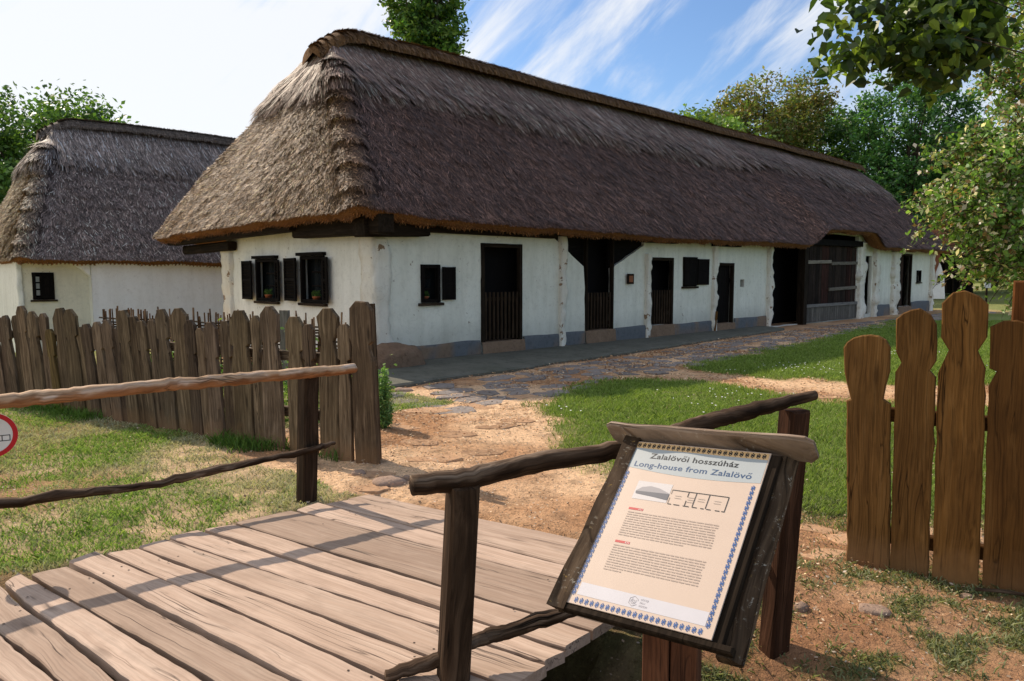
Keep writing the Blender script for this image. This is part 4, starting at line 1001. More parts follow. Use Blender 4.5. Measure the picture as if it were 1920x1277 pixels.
# ------------------------------------------------------------------ right carved fence
RA, RB = G(1640, 1060), G(1905, 1112); RD = unit(V3(RB[0] - RA[0], RB[1] - RA[1], 0)); RN = V3(RD[1], -RD[0], 0)
if np.dot(RN, CAM - RA) < 0: RN = -RN
def right_fence():
    root = thing('carved_fence', 'brown fence of tall wide carved boards at the right edge of the gateway', 'fence', (RA[0], RA[1], 0))
    s = 1.6875
    outs = [[(252, 905), (385, 922), (388, 402), (372, 393), (364, 386), (385, 300), (386, 222), (372, 198), (350, 186), (325, 182), (295, 184), (270, 191), (250, 205), (239, 222), (242, 300), (262, 386), (248, 390)],
            [(387, 920), (506, 930), (531, 318), (512, 296), (532, 266), (533, 150), (514, 118), (480, 98), (452, 103), (428, 113), (405, 132), (405, 236), (422, 270), (403, 300)],
            [(521, 925), (668, 974), (689, 290), (664, 234), (694, 190), (698, 86), (670, 60), (622, 41), (585, 48), (550, 82), (547, 190), (572, 230), (538, 302)],
            [(679, 975), (838, 1012), (848, 345), (826, 302), (846, 288), (846, 172), (822, 146), (790, 136), (745, 138), (703, 157), (700, 288), (724, 298), (697, 346)]]
    tones = [(1.0, 1.0, 1.0), (.86, .84, .8), (1.05, 1.0, .9), (.78, .72, .66)]
    def add(pts, tone, off=0):
        q = np.array([PL(1440 + x / s, 520 + y / s, RA + RN * off, RN) for x, y in pts]); o = q[0].copy(); o[2] = 0
        ol = [(np.dot(p - o, RD), p[2]) for p in q]; ol = [(a, b if b > .25 else b - .10) for a, b in ol]
        # small rounding of long edges with intermediate points
        den = []
        for i in range(len(ol)):
            a, b = np.array(ol[i]), np.array(ol[(i + 1) % len(ol)]); k = max(1, int(np.linalg.norm(b - a) / .07)); j = .0022
            den += [tuple(a + (b - a) * t / k + (np.random.normal(0, j, 2) if t else 0)) for t in range(k)]
        MB().prism(den, o - RN * .04, RD, Z, RN, .045, .006, col=tone).build('picket', MT['pickett'], root)
    for o_, t_ in zip(outs, tones): add(o_, t_)
    for kx, dy in ((268, 70), (428, 120), (592, 170)):     # the row runs on past the frame
        add([(x * 1.05 + kx, y * 1.03 + dy * .3) for x, y in outs[2 if kx != 428 else 1]], (.9, .85, .8))
    # thick post behind the fourth board, top lit
    p = PL(1440 + 845 / s, 563, RA - RN * .16, RN); p[2] = 0
    MB().box(p + Z * .76 - RN * .05, RD, Z, RN, (.19, 1.62, .14), .012, col=(.8, .6, .55)).build('fence_post', MT['pickett'], root)
    for y in (777, 1005):
        a = PL(1672, y, RA - RN * .07, RN); b = a + RD * 2.3
        MB().bar(a - RD * .12, b, .05, .075, col=(.55, .5, .45)).build('rail', MT['pickett'], root)
right_fence()

# ------------------------------------------------------------------ footbridge
def bridge():
    bs = [((700, 927), (1094, 1011)), ((656, 936), (1084, 1036)), ((606, 944), (1069, 1061)), ((560, 958), (1059, 1086)), ((450, 983), (1019, 1155)), ((384, 993), (1030, 1205)), ((322, 1011), (1050, 1250)), ((260, 1025), (806, 1227)), ((190, 1036), (718, 1270)), ((130, 1055), (562, 1277)), ((47, 1073), (394, 1277)), ((0, 1095), (231, 1277)), ((-60, 1140), (120, 1280)), ((-130, 1180), (31, 1295)), ((-220, 1230), (-60, 1330)), ((-330, 1290), (-170, 1390))]
    nb = len(bs); L = []
    for i, (l, r) in enumerate(bs):
        z = .03 + .11 * math.sin(min(1, i / 11.0) * math.pi / 2)
        a, b = G(*l, z), G(*r, z); L.append((a[:2], unit((b - a))[:2], z))
    root = thing('footbridge', 'broad footbridge deck of pale worn wooden planks in the foreground', 'footbridge', (-1.0, 3.9, 0))
    rr = random.Random(4)
    e0, e1 = G(1138, 1172, .08), G(925, 1279, .16)      # right edge line of the deck
    ed = unit(e1 - e0)
    def rightx(p, d):
        A = np.array([[d[0], -ed[0]], [d[1], -ed[1]]]); t = np.linalg.solve(A, e0[:2] - p)[0]; return p + d * t
    w0, w1, w2 = (1.02, .925, .86), (.90, .81, .745), (.70, .62, .56)
    tones = [w1, w1, w0, w2, w1, w0, w1, w1, w0, w2, w0, w2, w1, w0, w1]
    for i in range(nb - 1):
        (p0, d0, z0), (p1, d1, z1) = L[i], L[i + 1]; g = .017 if i in (0, 1, 2) else (.030 if i in (4, 7, 9, 10) else .020)
        nrm = np.array([-d0[1], d0[0]]); nrm = nrm if np.dot(nrm, p1 - p0) > 0 else -nrm
        jl = rr.uniform(-.05, .05); r0, r1 = rightx(p0, d0), rightx(p1, d1); jr = rr.uniform(-.025, .03)
        n = 40; zz = (z0 + z1) / 2 + rr.uniform(-.004, .005); tilt = (z1 - z0) / 2 + rr.uniform(-.003, .003); V, gc = [], []; off = np.random.rand(3) * 40; warp = rr.uniform(-.005, .005)
        for k in range(n + 1):
            t = k / n; a = p0 + (r0 - p0) * t + d0 * (jl * (1 - t) + jr * t); b = p1 + (r1 - p1) * t + d0 * (jl * (1 - t) + jr * t)
            wob = (vnoise(np.array([[t * 7, i * 3.3]]), 1, 2)[0] - .5) * .016; wob2 = (vnoise(np.array([[t * 7, i * 3.3 + 60]]), 1, 2)[0] - .5) * .016
            wob += (np.random.rand() - .5) * .006; wob2 += (np.random.rand() - .5) * .006
            a = a + nrm * (g / 2 + max(wob, -.006)); b = b - nrm * (g / 2 + max(wob2, -.006)); zc = zz + warp * math.sin(t * 3.1)
            wd = np.linalg.norm(b - a); x = t * np.linalg.norm(r0 - p0); rd = .007
            prof = [(0, zc - .05 - tilt), (0, zc - rd - tilt), (rd / wd, zc - .0015 - tilt), (.5, zc), (1 - rd / wd, zc - .0015 + tilt), (1, zc - rd + tilt), (1, zc - .05 + tilt)]
            for f, z in prof:
                q = a + (b - a) * f; V.append((q[0], q[1], z)); gc.append((x + off[0], f * wd + off[1], z + off[2]))
        m = 7; Fc = []
        for k in range(n):
            for j in range(m): Fc.append((k * m + j, k * m + (j + 1) % m, (k + 1) * m + (j + 1) % m, (k + 1) * m + j))
        Fc += [tuple(reversed(range(m))), tuple(range(n * m, n * m + m))]
        c = np.array(tones[i]) * rr.uniform(.92, 1.06); cc = np.tile(c, (len(V), 1)).tolist()
        for f in (.12, .15, .80, .84):      # nail heads
            a = p0 + (r0 - p0) * f; b = p1 + (r1 - p1) * f
            for q in (.22 + rr.uniform(-.06, .06), .76 + rr.uniform(-.06, .06)):
                if rr.random() < .3: continue
                o_ = a + (b - a) * q; b0 = len(V); zq = zz + warp * math.sin(f * 3.1) + .0016
                V += [(o_[0] + .0055 * math.cos(t_), o_[1] + .0055 * math.sin(t_), zq) for t_ in np.linspace(0, 2 * math.pi, 7)[:-1]]; gc += [(0, 0, 0)] * 6; cc += [(.12, .10, .09)] * 6; Fc.append(tuple(range(b0, b0 + 6)))
        np_mesh('plank', V, Fc, MT['deck'], root, np.array(cc), gc)
        # nail heads
    mb = MB()
    for off in (.25, 1.9):
        pts = []
        for (p, d, z) in L: q = p + d * off; pts.append(V3(q[0], q[1], z - .16))
        for a, b in zip(pts[:-1], pts[1:]): pass
        mb.tube(pts, .10, 10, .1)
    # two bearer logs
    half = len(mb.v) // 2; fs = [f for f in mb.f if max(f) < half]; f2 = [tuple(i - half for i in f) for f in mb.f if min(f) >= half]
    np_mesh('bearer', mb.v[:half], fs, MT['darkwood'], root, np.ones((half, 3)), mb.g[:half]); np_mesh('bearer', mb.v[half:], f2, MT['darkwood'], root, np.ones((half, 3)), mb.g[half:])
bridge()

# ------------------------------------------------------------------ handrails
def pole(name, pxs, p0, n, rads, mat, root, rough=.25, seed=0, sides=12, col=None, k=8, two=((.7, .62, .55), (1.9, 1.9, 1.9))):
    pts = smooth_pts([PL(x, y, p0, n) for x, y in pxs], k); rr = np.interp(np.linspace(0, 1, len(pts)), np.linspace(0, 1, len(rads)), rads)
    pts[1:-1] += (np.random.default_rng(seed).normal(0, .0025, (len(pts) - 2, 3)))
    mb = MB().tube(pts, rr, sides, rough, seed, col)
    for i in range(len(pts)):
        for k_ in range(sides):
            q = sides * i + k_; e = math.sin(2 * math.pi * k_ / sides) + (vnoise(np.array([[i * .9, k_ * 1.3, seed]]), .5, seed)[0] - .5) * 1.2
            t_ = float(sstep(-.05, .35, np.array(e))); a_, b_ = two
            mb.c[q] = tuple(a_[j] + (b_[j] - a_[j]) * t_ for j in range(3))  # tops painted pale as lit and peeled, undersides painted dark as shaded
    return mb.build(name, mat, root, None, True)
LP = G(587, 945); LD = unit(V3(-.69, -.725, 0)); LN = V3(LD[1], -LD[0], 0)
def left_rail():
    root = thing('handrail', 'rustic handrail with pale peeled upper pole and dark lower pole left of the footbridge', 'handrail', LP)
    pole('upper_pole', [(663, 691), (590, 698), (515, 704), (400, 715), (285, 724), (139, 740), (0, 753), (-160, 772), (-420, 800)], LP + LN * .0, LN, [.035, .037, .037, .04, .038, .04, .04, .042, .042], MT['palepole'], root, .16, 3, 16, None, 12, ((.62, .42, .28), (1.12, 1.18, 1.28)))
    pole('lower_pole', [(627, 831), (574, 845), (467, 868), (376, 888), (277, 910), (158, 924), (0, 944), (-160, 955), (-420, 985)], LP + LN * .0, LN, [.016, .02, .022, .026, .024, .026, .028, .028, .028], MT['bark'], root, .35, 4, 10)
    up = unit(PL(591, 700, LP, LN) - LP); MB().box(LP + up * .36 + LN * .03, LD, up, LN, (.115, 1.12, .11), .012).build('post', MT['brownpost'], root)
    q = PL(-380, 980, LP, LN); q[2] = 0
    MB().box(q + Z * .36 + LN * .03, LD, Z, LN, (.115, 1.12, .11), .012).build('post', MT['brownpost'], root)
left_rail()
def right_rail():
    N0 = V3(-.173, 2.64, 0); E0 = G(1455, 1200); d = unit(E0 * V3(1, 1, 0) - N0); n = V3(d[1], -d[0], 0)
    root = thing('handrail', 'dark crooked pole handrail running behind the information board', 'handrail', (N0[0], N0[1], 0))
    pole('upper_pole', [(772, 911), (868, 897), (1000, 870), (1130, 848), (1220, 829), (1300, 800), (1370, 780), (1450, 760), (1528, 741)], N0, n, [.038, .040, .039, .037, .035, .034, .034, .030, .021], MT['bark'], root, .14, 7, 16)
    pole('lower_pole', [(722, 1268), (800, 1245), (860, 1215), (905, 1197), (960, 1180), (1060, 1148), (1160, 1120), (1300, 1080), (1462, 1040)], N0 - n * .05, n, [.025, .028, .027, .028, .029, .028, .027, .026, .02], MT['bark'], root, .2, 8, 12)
    up = unit(PL(868, 915, N0, n) - PL(850, 1270, N0, n)); b = PL(859, 1095, N0, n)
    MB().box(b - up * .22 - n * .055, d, up, n, (.105, 1.18, .105), .014).build('post', MT['brownpost'], root)
    t2 = PL(1490, 768, N0, n); b2 = PL(1452, 1200, N0, n); up2 = unit(t2 - b2); L2 = np.linalg.norm(t2 - b2)
    MB().box(b2 + up2 * (L2 / 2 - .10) - n * .05, d, up2, n, (.10, L2 + .2, .10), .014, col=(1.1, .8, .7)).build('post', MT['brownpost'], root)
right_rail()

# prohibition sign hanging between the left poles
def prohibition():
    c = PL(-17, 817, LP + LN * .05, LN); n = unit((CAM - c) * V3(1, 1, .15)); ax = unit(np.cross(Z, n)); ay = np.cross(n, ax); R = .118
    root = thing('prohibition_sign', 'round white sign with red ring hanging between the poles of the left handrail', 'sign', c)
    circ = lambda r, k=48: [(r * math.cos(2 * math.pi * i / k), r * math.sin(2 * math.pi * i / k)) for i in range(k)]
    MB().prism(circ(R), c - n * .008, ax, ay, n, .008, .001).build('backing_plate', flat('sign_white', (.78, .76, .70), .4), root)
    V, f = [], []; k = 48
    for i in range(k):
        for rr in (R * .80, R * .995): a = 2 * math.pi * i / k; V.append(c + ax * rr * math.cos(a) + ay * rr * math.sin(a) + n * .0012)
    f = [(2 * i, 2 * i + 1, (2 * i + 3) % (2 * k), (2 * i + 2) % (2 * k)) for i in range(k)]
    MB().add(V, f).build('red_ring', flat('sign_red', (.55, .012, .018), .4), root)
    mb = MB(); dk = flat('sign_black', (.02, .02, .02), .5); z0 = -.019; 
    for x0, y0, x1, y1 in ((-.07, z0 + .012, .083, z0 + .016), (-.07, z0 - .016, .083, z0 - .012), (.079, z0 - .012, .083, z0 + .012), (-.07, z0 - .012, -.066, z0 + .012), (.045, z0 - .012, .049, z0 + .012)):
        mb.quad([c + ax * x + ay * y + n * .0012 for x, y in ((x0, y0), (x1, y0), (x1, y1), (x0, y1))])
    mb.build('pictogram', dk, root)
    up = PL(-17, 757, LP, LN)
    MB().tube([c + ay * R * .9, up], .003, 6).build('hanger', MT['iron'], root)
prohibition()

# ------------------------------------------------------------------ information board
def info_board():
    TL = V3(.4662, 2.7311, .9839); r = V3(.7767, -.6271, .0589); d = V3(-.4452, -.6127, -.6530); r = unit(r); d = unit(d - r * np.dot(d, r)); n = np.cross(d, r); n = n if n[2] > 0 else -n
    W, Hh = .5, .664
    base = TL + r * .25 + d * .33; root = thing('information_board', 'tilted wooden information board with printed cream panel beside the footbridge', 'information board', (base[0], base[1], 0))
    P = lambda x, y, z=0.0: TL + r * x + d * y + n * z
    MB().box(P(.265, .332, -.034), r, d, n, (.53, .672, .024), .005).build('backboard', MT['darkwood'], root)
    def waney(x0, x1, y0, y1, z0, z1, name, mat, seed):
        R = []; k = 26
        for i in range(k + 1):
            y = y0 + (y1 - y0) * i / k; w = (vnoise(np.array([[y * 7, seed]]), 1, seed)[0] - .5) * .022
            R.append([P(x, y, z) for x, z in ((x0, z0), (x0, z1 - .012), (x0 + .012, z1), (x1 - .03 + w, z1 + .003), (x1 + w, z1 - .018), (x1 + .012 + w * 1.4, (z0 + z1) / 2), (x1 + w, z0))])
        m = 7; V = np.array(R).reshape(-1, 3); f = []
        for i in range(k):
            for j in range(m): f.append((i * m + j, i * m + (j + 1) % m, (i + 1) * m + (j + 1) % m, (i + 1) * m + j))
        f += [tuple(reversed(range(m))), tuple(range(k * m, k * m + m))]
        g = [((y0 + (y1 - y0) * (i // m) / k) + seed, (i % m) * .03 + seed * 3, seed * 1.7) for i in range(len(V))]
        np_mesh(name, V, f, mat, root, np.ones((len(V), 3)) * 1.0, g)
    waney(.503, .570, -.03, .688, -.08, -.038, 'side_frame', MT['lichenw'], 1)
    waney(-.003, -.022, -.03, .69, -.03, .004, 'side_frame', MT['lichenw'], 2)
    MB().box(P(.272, .6765, -.034), r, d, n, (.585, .022, .034), .006).build('bottom_frame', MT['darkwood'], root)
    k = 30; R = []
    for i in range(k + 1):
        x = -.13 + .77 * i / k; w = (vnoise(np.array([[x * 9, 4.0]]), 1, 6)[0] - .5) * .012; e = 1 - .35 * (i in (0, k))
        R.append([P(x, -.030 + yy * e + w, .015 + zz * e + w * .6) for yy, zz in ((-.006, -.07), (-.010, .022), (-.006, .044), (.005, .048), (.011, .036), (.013, -.07))])
    V = np.array(R).reshape(-1, 3); m = 6; f = [(i * m + j, i * m + (j + 1) % m, (i + 1) * m + (j + 1) % m, (i + 1) * m + j) for i in range(k) for j in range(m)] + [tuple(reversed(range(m))), tuple(range(k * m, k * m + m))]
    np_mesh('cap', V, f, MT['capw'], root, np.ones((len(V), 3)), [((i // m) * .026, (i % m) * .03 + 5, 2) for i in range(len(V))])
    # post of two boards
    pc = V3(.535, 2.40, 0); pa = unit(V3(.83, -.36, 0)); pn = V3(pa[1], -pa[0], 0)
    for x, w, th, c in ((-.045, .088, .10, 1.0), (.048, .088, .095, .85)):
        MB().box(pc + pa * x + Z * .1 - pn * .05, pa, Z, pn, (w, 1.28, th), .006, col=(c, c, c)).build('post', MT['postw'], root)
    # printed panel
    inks = {}
    def ink(nm, c, rough=.35):
        if nm not in inks: inks[nm] = flat('print_' + nm, c, rough, .4, var=.06)
        return inks[nm]
    pan = MB().box(P(W / 2, Hh / 2, -.006), r, d, n, (W, Hh, .006), .0012); pan = pan.build('panel', ink('cream', (.61, .475, .38)), root)
    z = [.0006]
    def rects(name, rs, mat, dz=0):
        mb = MB(); mb_z = z[0] + dz
        for x0, y0, x1, y1 in rs: mb.quad([P(x0, y0, mb_z), P(x1, y0, mb_z), P(x1, y1, mb_z), P(x0, y1, mb_z)])
        return mb.build(name, mat, pan)
    xs = np.linspace(.004, .496, 30); wave = [.116 + .016 * math.sin((x / .5) * math.pi * .95) + .004 * x / .5 for x in xs]
    MB().quad([P(x, .03, z[0]) for x in xs] + [P(x, y, z[0]) for x, y in zip(xs[::-1], wave[::-1])]).build('header_band', ink('header', (.40, .435, .445)), pan)
    MB().quad([P(.004, .004, z[0]), P(.496, .004, z[0])] + [P(x, .0298, z[0]) for x in (.496, .004)]).build('top_strip', ink('top', (.72, .47, .22)), pan)
    rects('footer_band', [(.03, .586, .470, .630)], ink('footer', (.60, .575, .60)))
    blue = ink('blue', (.035, .105, .30)); black = ink('black', (.015, .018, .022))
    def star(mb, x, y, s, dz):
        for a in (45, 135):
            c, q = math.cos(math.radians(a)), math.sin(math.radians(a)); w = s * .20
            mb.quad([P(x + c * u_ * s - q * v_ * w, y + q * u_ * s + c * v_ * w, dz) for u_, v_ in ((-1, -1), (1, -1), (1, 1), (-1, 1))])
        mb.quad([P(x - s * .8, y - s * .15, dz + .0002), P(x + s * .8, y - s * .15, dz + .0002), P(x + s * .8, y + s * .15, dz + .0002), P(x - s * .8, y + s * .15, dz + .0002)])
        for u_, v_ in ((0, -.95), (0, .95)):
            mb.quad([P(x - s * .24, y + (v_ - .24) * s, dz + .0001), P(x + s * .24, y + (v_ - .24) * s, dz + .0001), P(x + s * .24, y + (v_ + .24) * s, dz + .0001), P(x - s * .24, y + (v_ + .24) * s, dz + .0001)])
    mb = MB(); [star(mb, .018 + .0193 * i, .017,   .0086, .0012) for i in range(25)]; mb.build('border_pattern', black, pan)
    for xx in (.0175, .478):
        mb = MB(); [star(mb, xx, .145 + .0192 * i, .0084, .0012) for i in range(26)]; mb.build('border_pattern', blue, pan)
    mb = MB(); [star(mb, .037 + .0193 * i, .6485, .0084, .0012) for i in range(23)]; mb.build('border_pattern', blue, pan)
    def glyphs(name, s, bold):
        cu = bpy.data.curves.new(name, 'FONT'); cu.body = s; cu.size = 1; cu.offset = bold; cu.resolution_u = 3; cu.space_character = 1.04
        to = bpy.data.objects.new(name, cu); COL.objects.link(to); bpy.context.view_layer.update()
        me = bpy.data.meshes.new_from_object(to.evaluated_get(bpy.context.evaluated_depsgraph_get())); v = np.zeros(len(me.vertices) * 3); me.vertices.foreach_get('co', v); v = v.reshape(-1, 3)
        bpy.data.objects.remove(to); bpy.data.curves.remove(cu)
        fx = [tuple(p.vertices) for p in me.polygons]; bpy.data.meshes.remove(me)
        return v, fx
    def text(name, s, x0, x1, base, cap, mat, bold=.0, dz=.0010):
        v, fx = glyphs(name, s.replace('ő', 'o'), bold); v = v.tolist(); lo, hi = min(q[0] for q in v), max(q[0] for q in v)
        for k_, ch in enumerate(s):      # double acute drawn by hand so that it sits on the same letter
            if ch == 'ő':
                pre = s[:k_].replace('ő', 'o'); a0 = glyphs(name, pre, bold)[0][:, 0].max(); a1 = glyphs(name, pre + 'o', bold)[0][:, 0].max(); c_ = (a0 + a1) / 2 + .02
                for dx_ in (-.11, .07):
                    b_ = len(v); v += [[c_ + dx_ + q[0], q[1], 0] for q in ((-.035, .585), (.035, .585), (.15, .745), (.05, .745))]; fx.append((b_, b_ + 1, b_ + 2, b_ + 3))
        sx = (x1 - x0) / (hi - lo); sy = cap / .70
        pts = [P(x0 + (q[0] - lo) * sx, base - q[1] * sy, dz) for q in v]
        return np_mesh(name, np.array(pts), fx, mat, pan)
    text('title_lettering', 'Zalalövői hosszúház', .078, .408, .0715, .0225, black, .018)
    text('title_lettering', 'Long-house from Zalalövő', .030, .462, .1115, .0225, ink('navy', (.03, .075, .17)), .014)
    # old photograph of the house
    rects('photograph', [(.075, .171, .207, .246)], ink('photo_sky', (.60, .56, .55)))
    MB().quad([P(x, y, .0012) for x, y in ((.080, .213), (.098, .196), (.13, .188), (.165, .193), (.203, .207), (.206, .215), (.08, .218))]).build('photograph_roof', ink('photo_roof', (.34, .32, .33)), pan)
    MB().quad([P(x, y, .0016) for x, y in ((.080, .214), (.206, .210), (.206, .235), (.15, .229), (.082, .224))]).build('photograph_wall', ink('photo_wall', (.13, .13, .15)), pan)
    # floor plan
    t = .0012; L = [(.212, .190, .413, .1925), (.2995, .1925, .302, .246), (.3455, .1925, .348, .246), (.272, .1925, .2745, .212), (.272, .226, .2745, .246), (.4105, .1925, .413, .246), (.212, .1925, .2135, .208), (.212, .222, .2135, .246)]
    for x0, x1 in ((.212, .226), (.234, .256), (.268, .290), (.300, .318), (.330, .342), (.350, .366), (.380, .396), (.402, .413)): L.append((x0, .2462, x1, .249))
    rects('floor_plan', L, black, .0006)
    L = []
    for cx in (.241, .288, .324, .380):
        for j in range(3 if cx == .288 else 2): L.append((cx - .012, .212 + j * .009, cx + .012, .2135 + j * .009))
    rects('floor_plan_labels', L, ink('grey', (.33, .28, .24)), .0006)
    red = ink('red', (.52, .06, .06)); rects('heading_tag', [(.081, .282, .136, .2905)], red); rects('heading_tag', [(.083, .4135, .138, .422)], red)
    wh = ink('white', (.75, .72, .68)); text('heading_lettering', 'HU', .119, .133, .2893, .0058, wh); text('heading_lettering', 'EN', .121, .135, .4208, .0058, wh)
    rr = random.Random(6); grey = ink('text', (.43, .335, .275))
    for y0, nl, last in ((.299, 11, .72), (.431, 11, .2)):
        L = []
        for i in range(nl):
            x = .083; end = .410 if i < nl - 1 else .083 + .327 * last
            while x < end - .004:
                w = min(rr.uniform(.006, .028), end - x); y = y0 + i * .0091
                L.append((x, y, x + w, y + .0030))
                q = x
                while q < x + w - .002:
                    if rr.random() < .35: L.append((q, y - .0016, q + .0009, y - .0001))
                    q += .0022
                x += w + .0028
        rects('body_text', L, grey, .0006)
    # emblem: broken hexagon with spiral and three words
    mb = MB(); cx, cy = .229, .608; hx = [(cx + .016 * math.cos(math.radians(a)), cy + .0165 * math.sin(math.radians(a))) for a in range(-90, 271, 60)]
    for i, (a, b) in enumerate(zip(hx[:-1], hx[1:])):
        a, b = np.array(a), np.array(b); q = unit(b - a); nn = np.array([-q[1], q[0]]) * .0008
        if i == 1: b = a + (b - a) * .3
        mb.quad([P(*(a + nn), .0012), P(*(b + nn), .0012), P(*(b - nn), .0012), P(*(a - nn), .0012)])
    for rad, a0, a1 in ((.0085, -40, 250), (.004, 0, 340)):
        an = np.radians(np.linspace(a0, a1, 18))
        for a, b in zip(an[:-1], an[1:]): mb.quad([P(cx + q * math.cos(x), cy + q * math.sin(x), .0012) for q, x in ((rad - .0008, a), (rad + .0008, a), (rad + .0008, b), (rad - .0008, b))])
    mb.build('emblem', ink('emblem', (.36, .33, .34)), pan)
    for j, s in enumerate(('GÖCSEJI', 'FALU', 'MÚZEUM')): text('emblem_lettering', s, .2515, .2515 + (.026, .017, .028)[j], .601 + j * .0105, .0062, inks['emblem'])
info_board()

# ------------------------------------------------------------------ small things by the house
def flower_pot(loc, label, s=1.0, first=[None]):
    if first[0] is None:
        root = thing('flower_pot', label, 'flower pot', loc, 'flower pots on the window sills'); k = 18; R = []
        for rr, z in ((.0, 0), (.055, 0), (.072, .10), (.080, .10), (.080, .125), (.070, .125), (.066, .10), (0, .10)): R.append([np.array(loc) + V3(rr * math.cos(2 * math.pi * i / k), rr * math.sin(2 * math.pi * i / k), z) for i in range(k)])
        idx = np.arange(len(R) * k).reshape(-1, k); nx = np.roll(idx, -1, 1)
        np_mesh('pot', np.array(R).reshape(-1, 3), np.stack([idx[:-1], nx[:-1], nx[1:], idx[1:]], -1).reshape(-1, 4), MT['terracotta'], root, None, None, None, True)
        n = 420; a = RNG.random(n) * 6.28; el = RNG.random(n) ** .6; c = np.array(loc) + V3(0, 0, .15) + np.stack([np.cos(a) * .09 * el, np.sin(a) * .09 * el, .11 * RNG.random(n) - .03], 1)
        leaves('plant', c, .022, .9, [(.06, .13, .03), (.11, .2, .05), (.04, .09, .025)], root); first[0] = root; return root
    src = first[0]; o = src.copy(); COL.objects.link(o); o.location = tuple(loc); o['label'] = label; o.scale = (s, s, s)
    for ch in list(src.children):
        c = ch.copy(); COL.objects.link(c); c.parent = o
    return o
def leaves(name, C, size, flatness, pal, parent, mat=None, shade=None, aspect=.55, droop=0.0, broad=False):
    n = len(C); nr = RNG.normal(0, 1, (n, 3)); nr[:, 2] = np.abs(nr[:, 2]) * 1.0 + flatness * .6; nr /= np.linalg.norm(nr, axis=1)[:, None]
    t = RNG.normal(0, 1, (n, 3)); t[:, 2] -= droop; t -= nr * (t * nr).sum(1)[:, None]; t /= np.linalg.norm(t, axis=1)[:, None] + 1e-9; b = np.cross(nr, t)
    s = (np.full(n, size) if np.isscalar(size) else size) * (.6 + .8 * RNG.random(n)); L, Wd = s[:, None], s[:, None] * aspect
    V = np.stack([C - t * L * .5, C - t * L * .05 + b * Wd * .5 + nr * L * .06, C + t * L * .55, C - t * L * .05 - b * Wd * .5 + nr * L * .06], 1).reshape(-1, 3)
    k = 4
    if broad:      # heart-shaped blade folded along its midrib
        k = 8; q = [(-.46, 0), (-.36, .36), (.06, .42), (.60, 0), (.60, 0), (.06, -.42), (-.36, -.36), (-.46, 0)]; fo = .12 + .22 * RNG.random(n)[:, None]
        V = np.stack([C + t * L * x + b * L * y * aspect + nr * L * fo * abs(y) * 2 for x, y in q], 1).reshape(-1, 3)
    Fc = np.arange(n * k).reshape(-1, 4); c = np.array(pal)[RNG.integers(0, len(pal), n)] * (.75 + .5 * RNG.random(n))[:, None] * 1.45
    if shade is not None: c = c * shade[:, None]
    return np_mesh(name, V, Fc, mat or MT['leaf'], parent, np.repeat(c, k, 0))
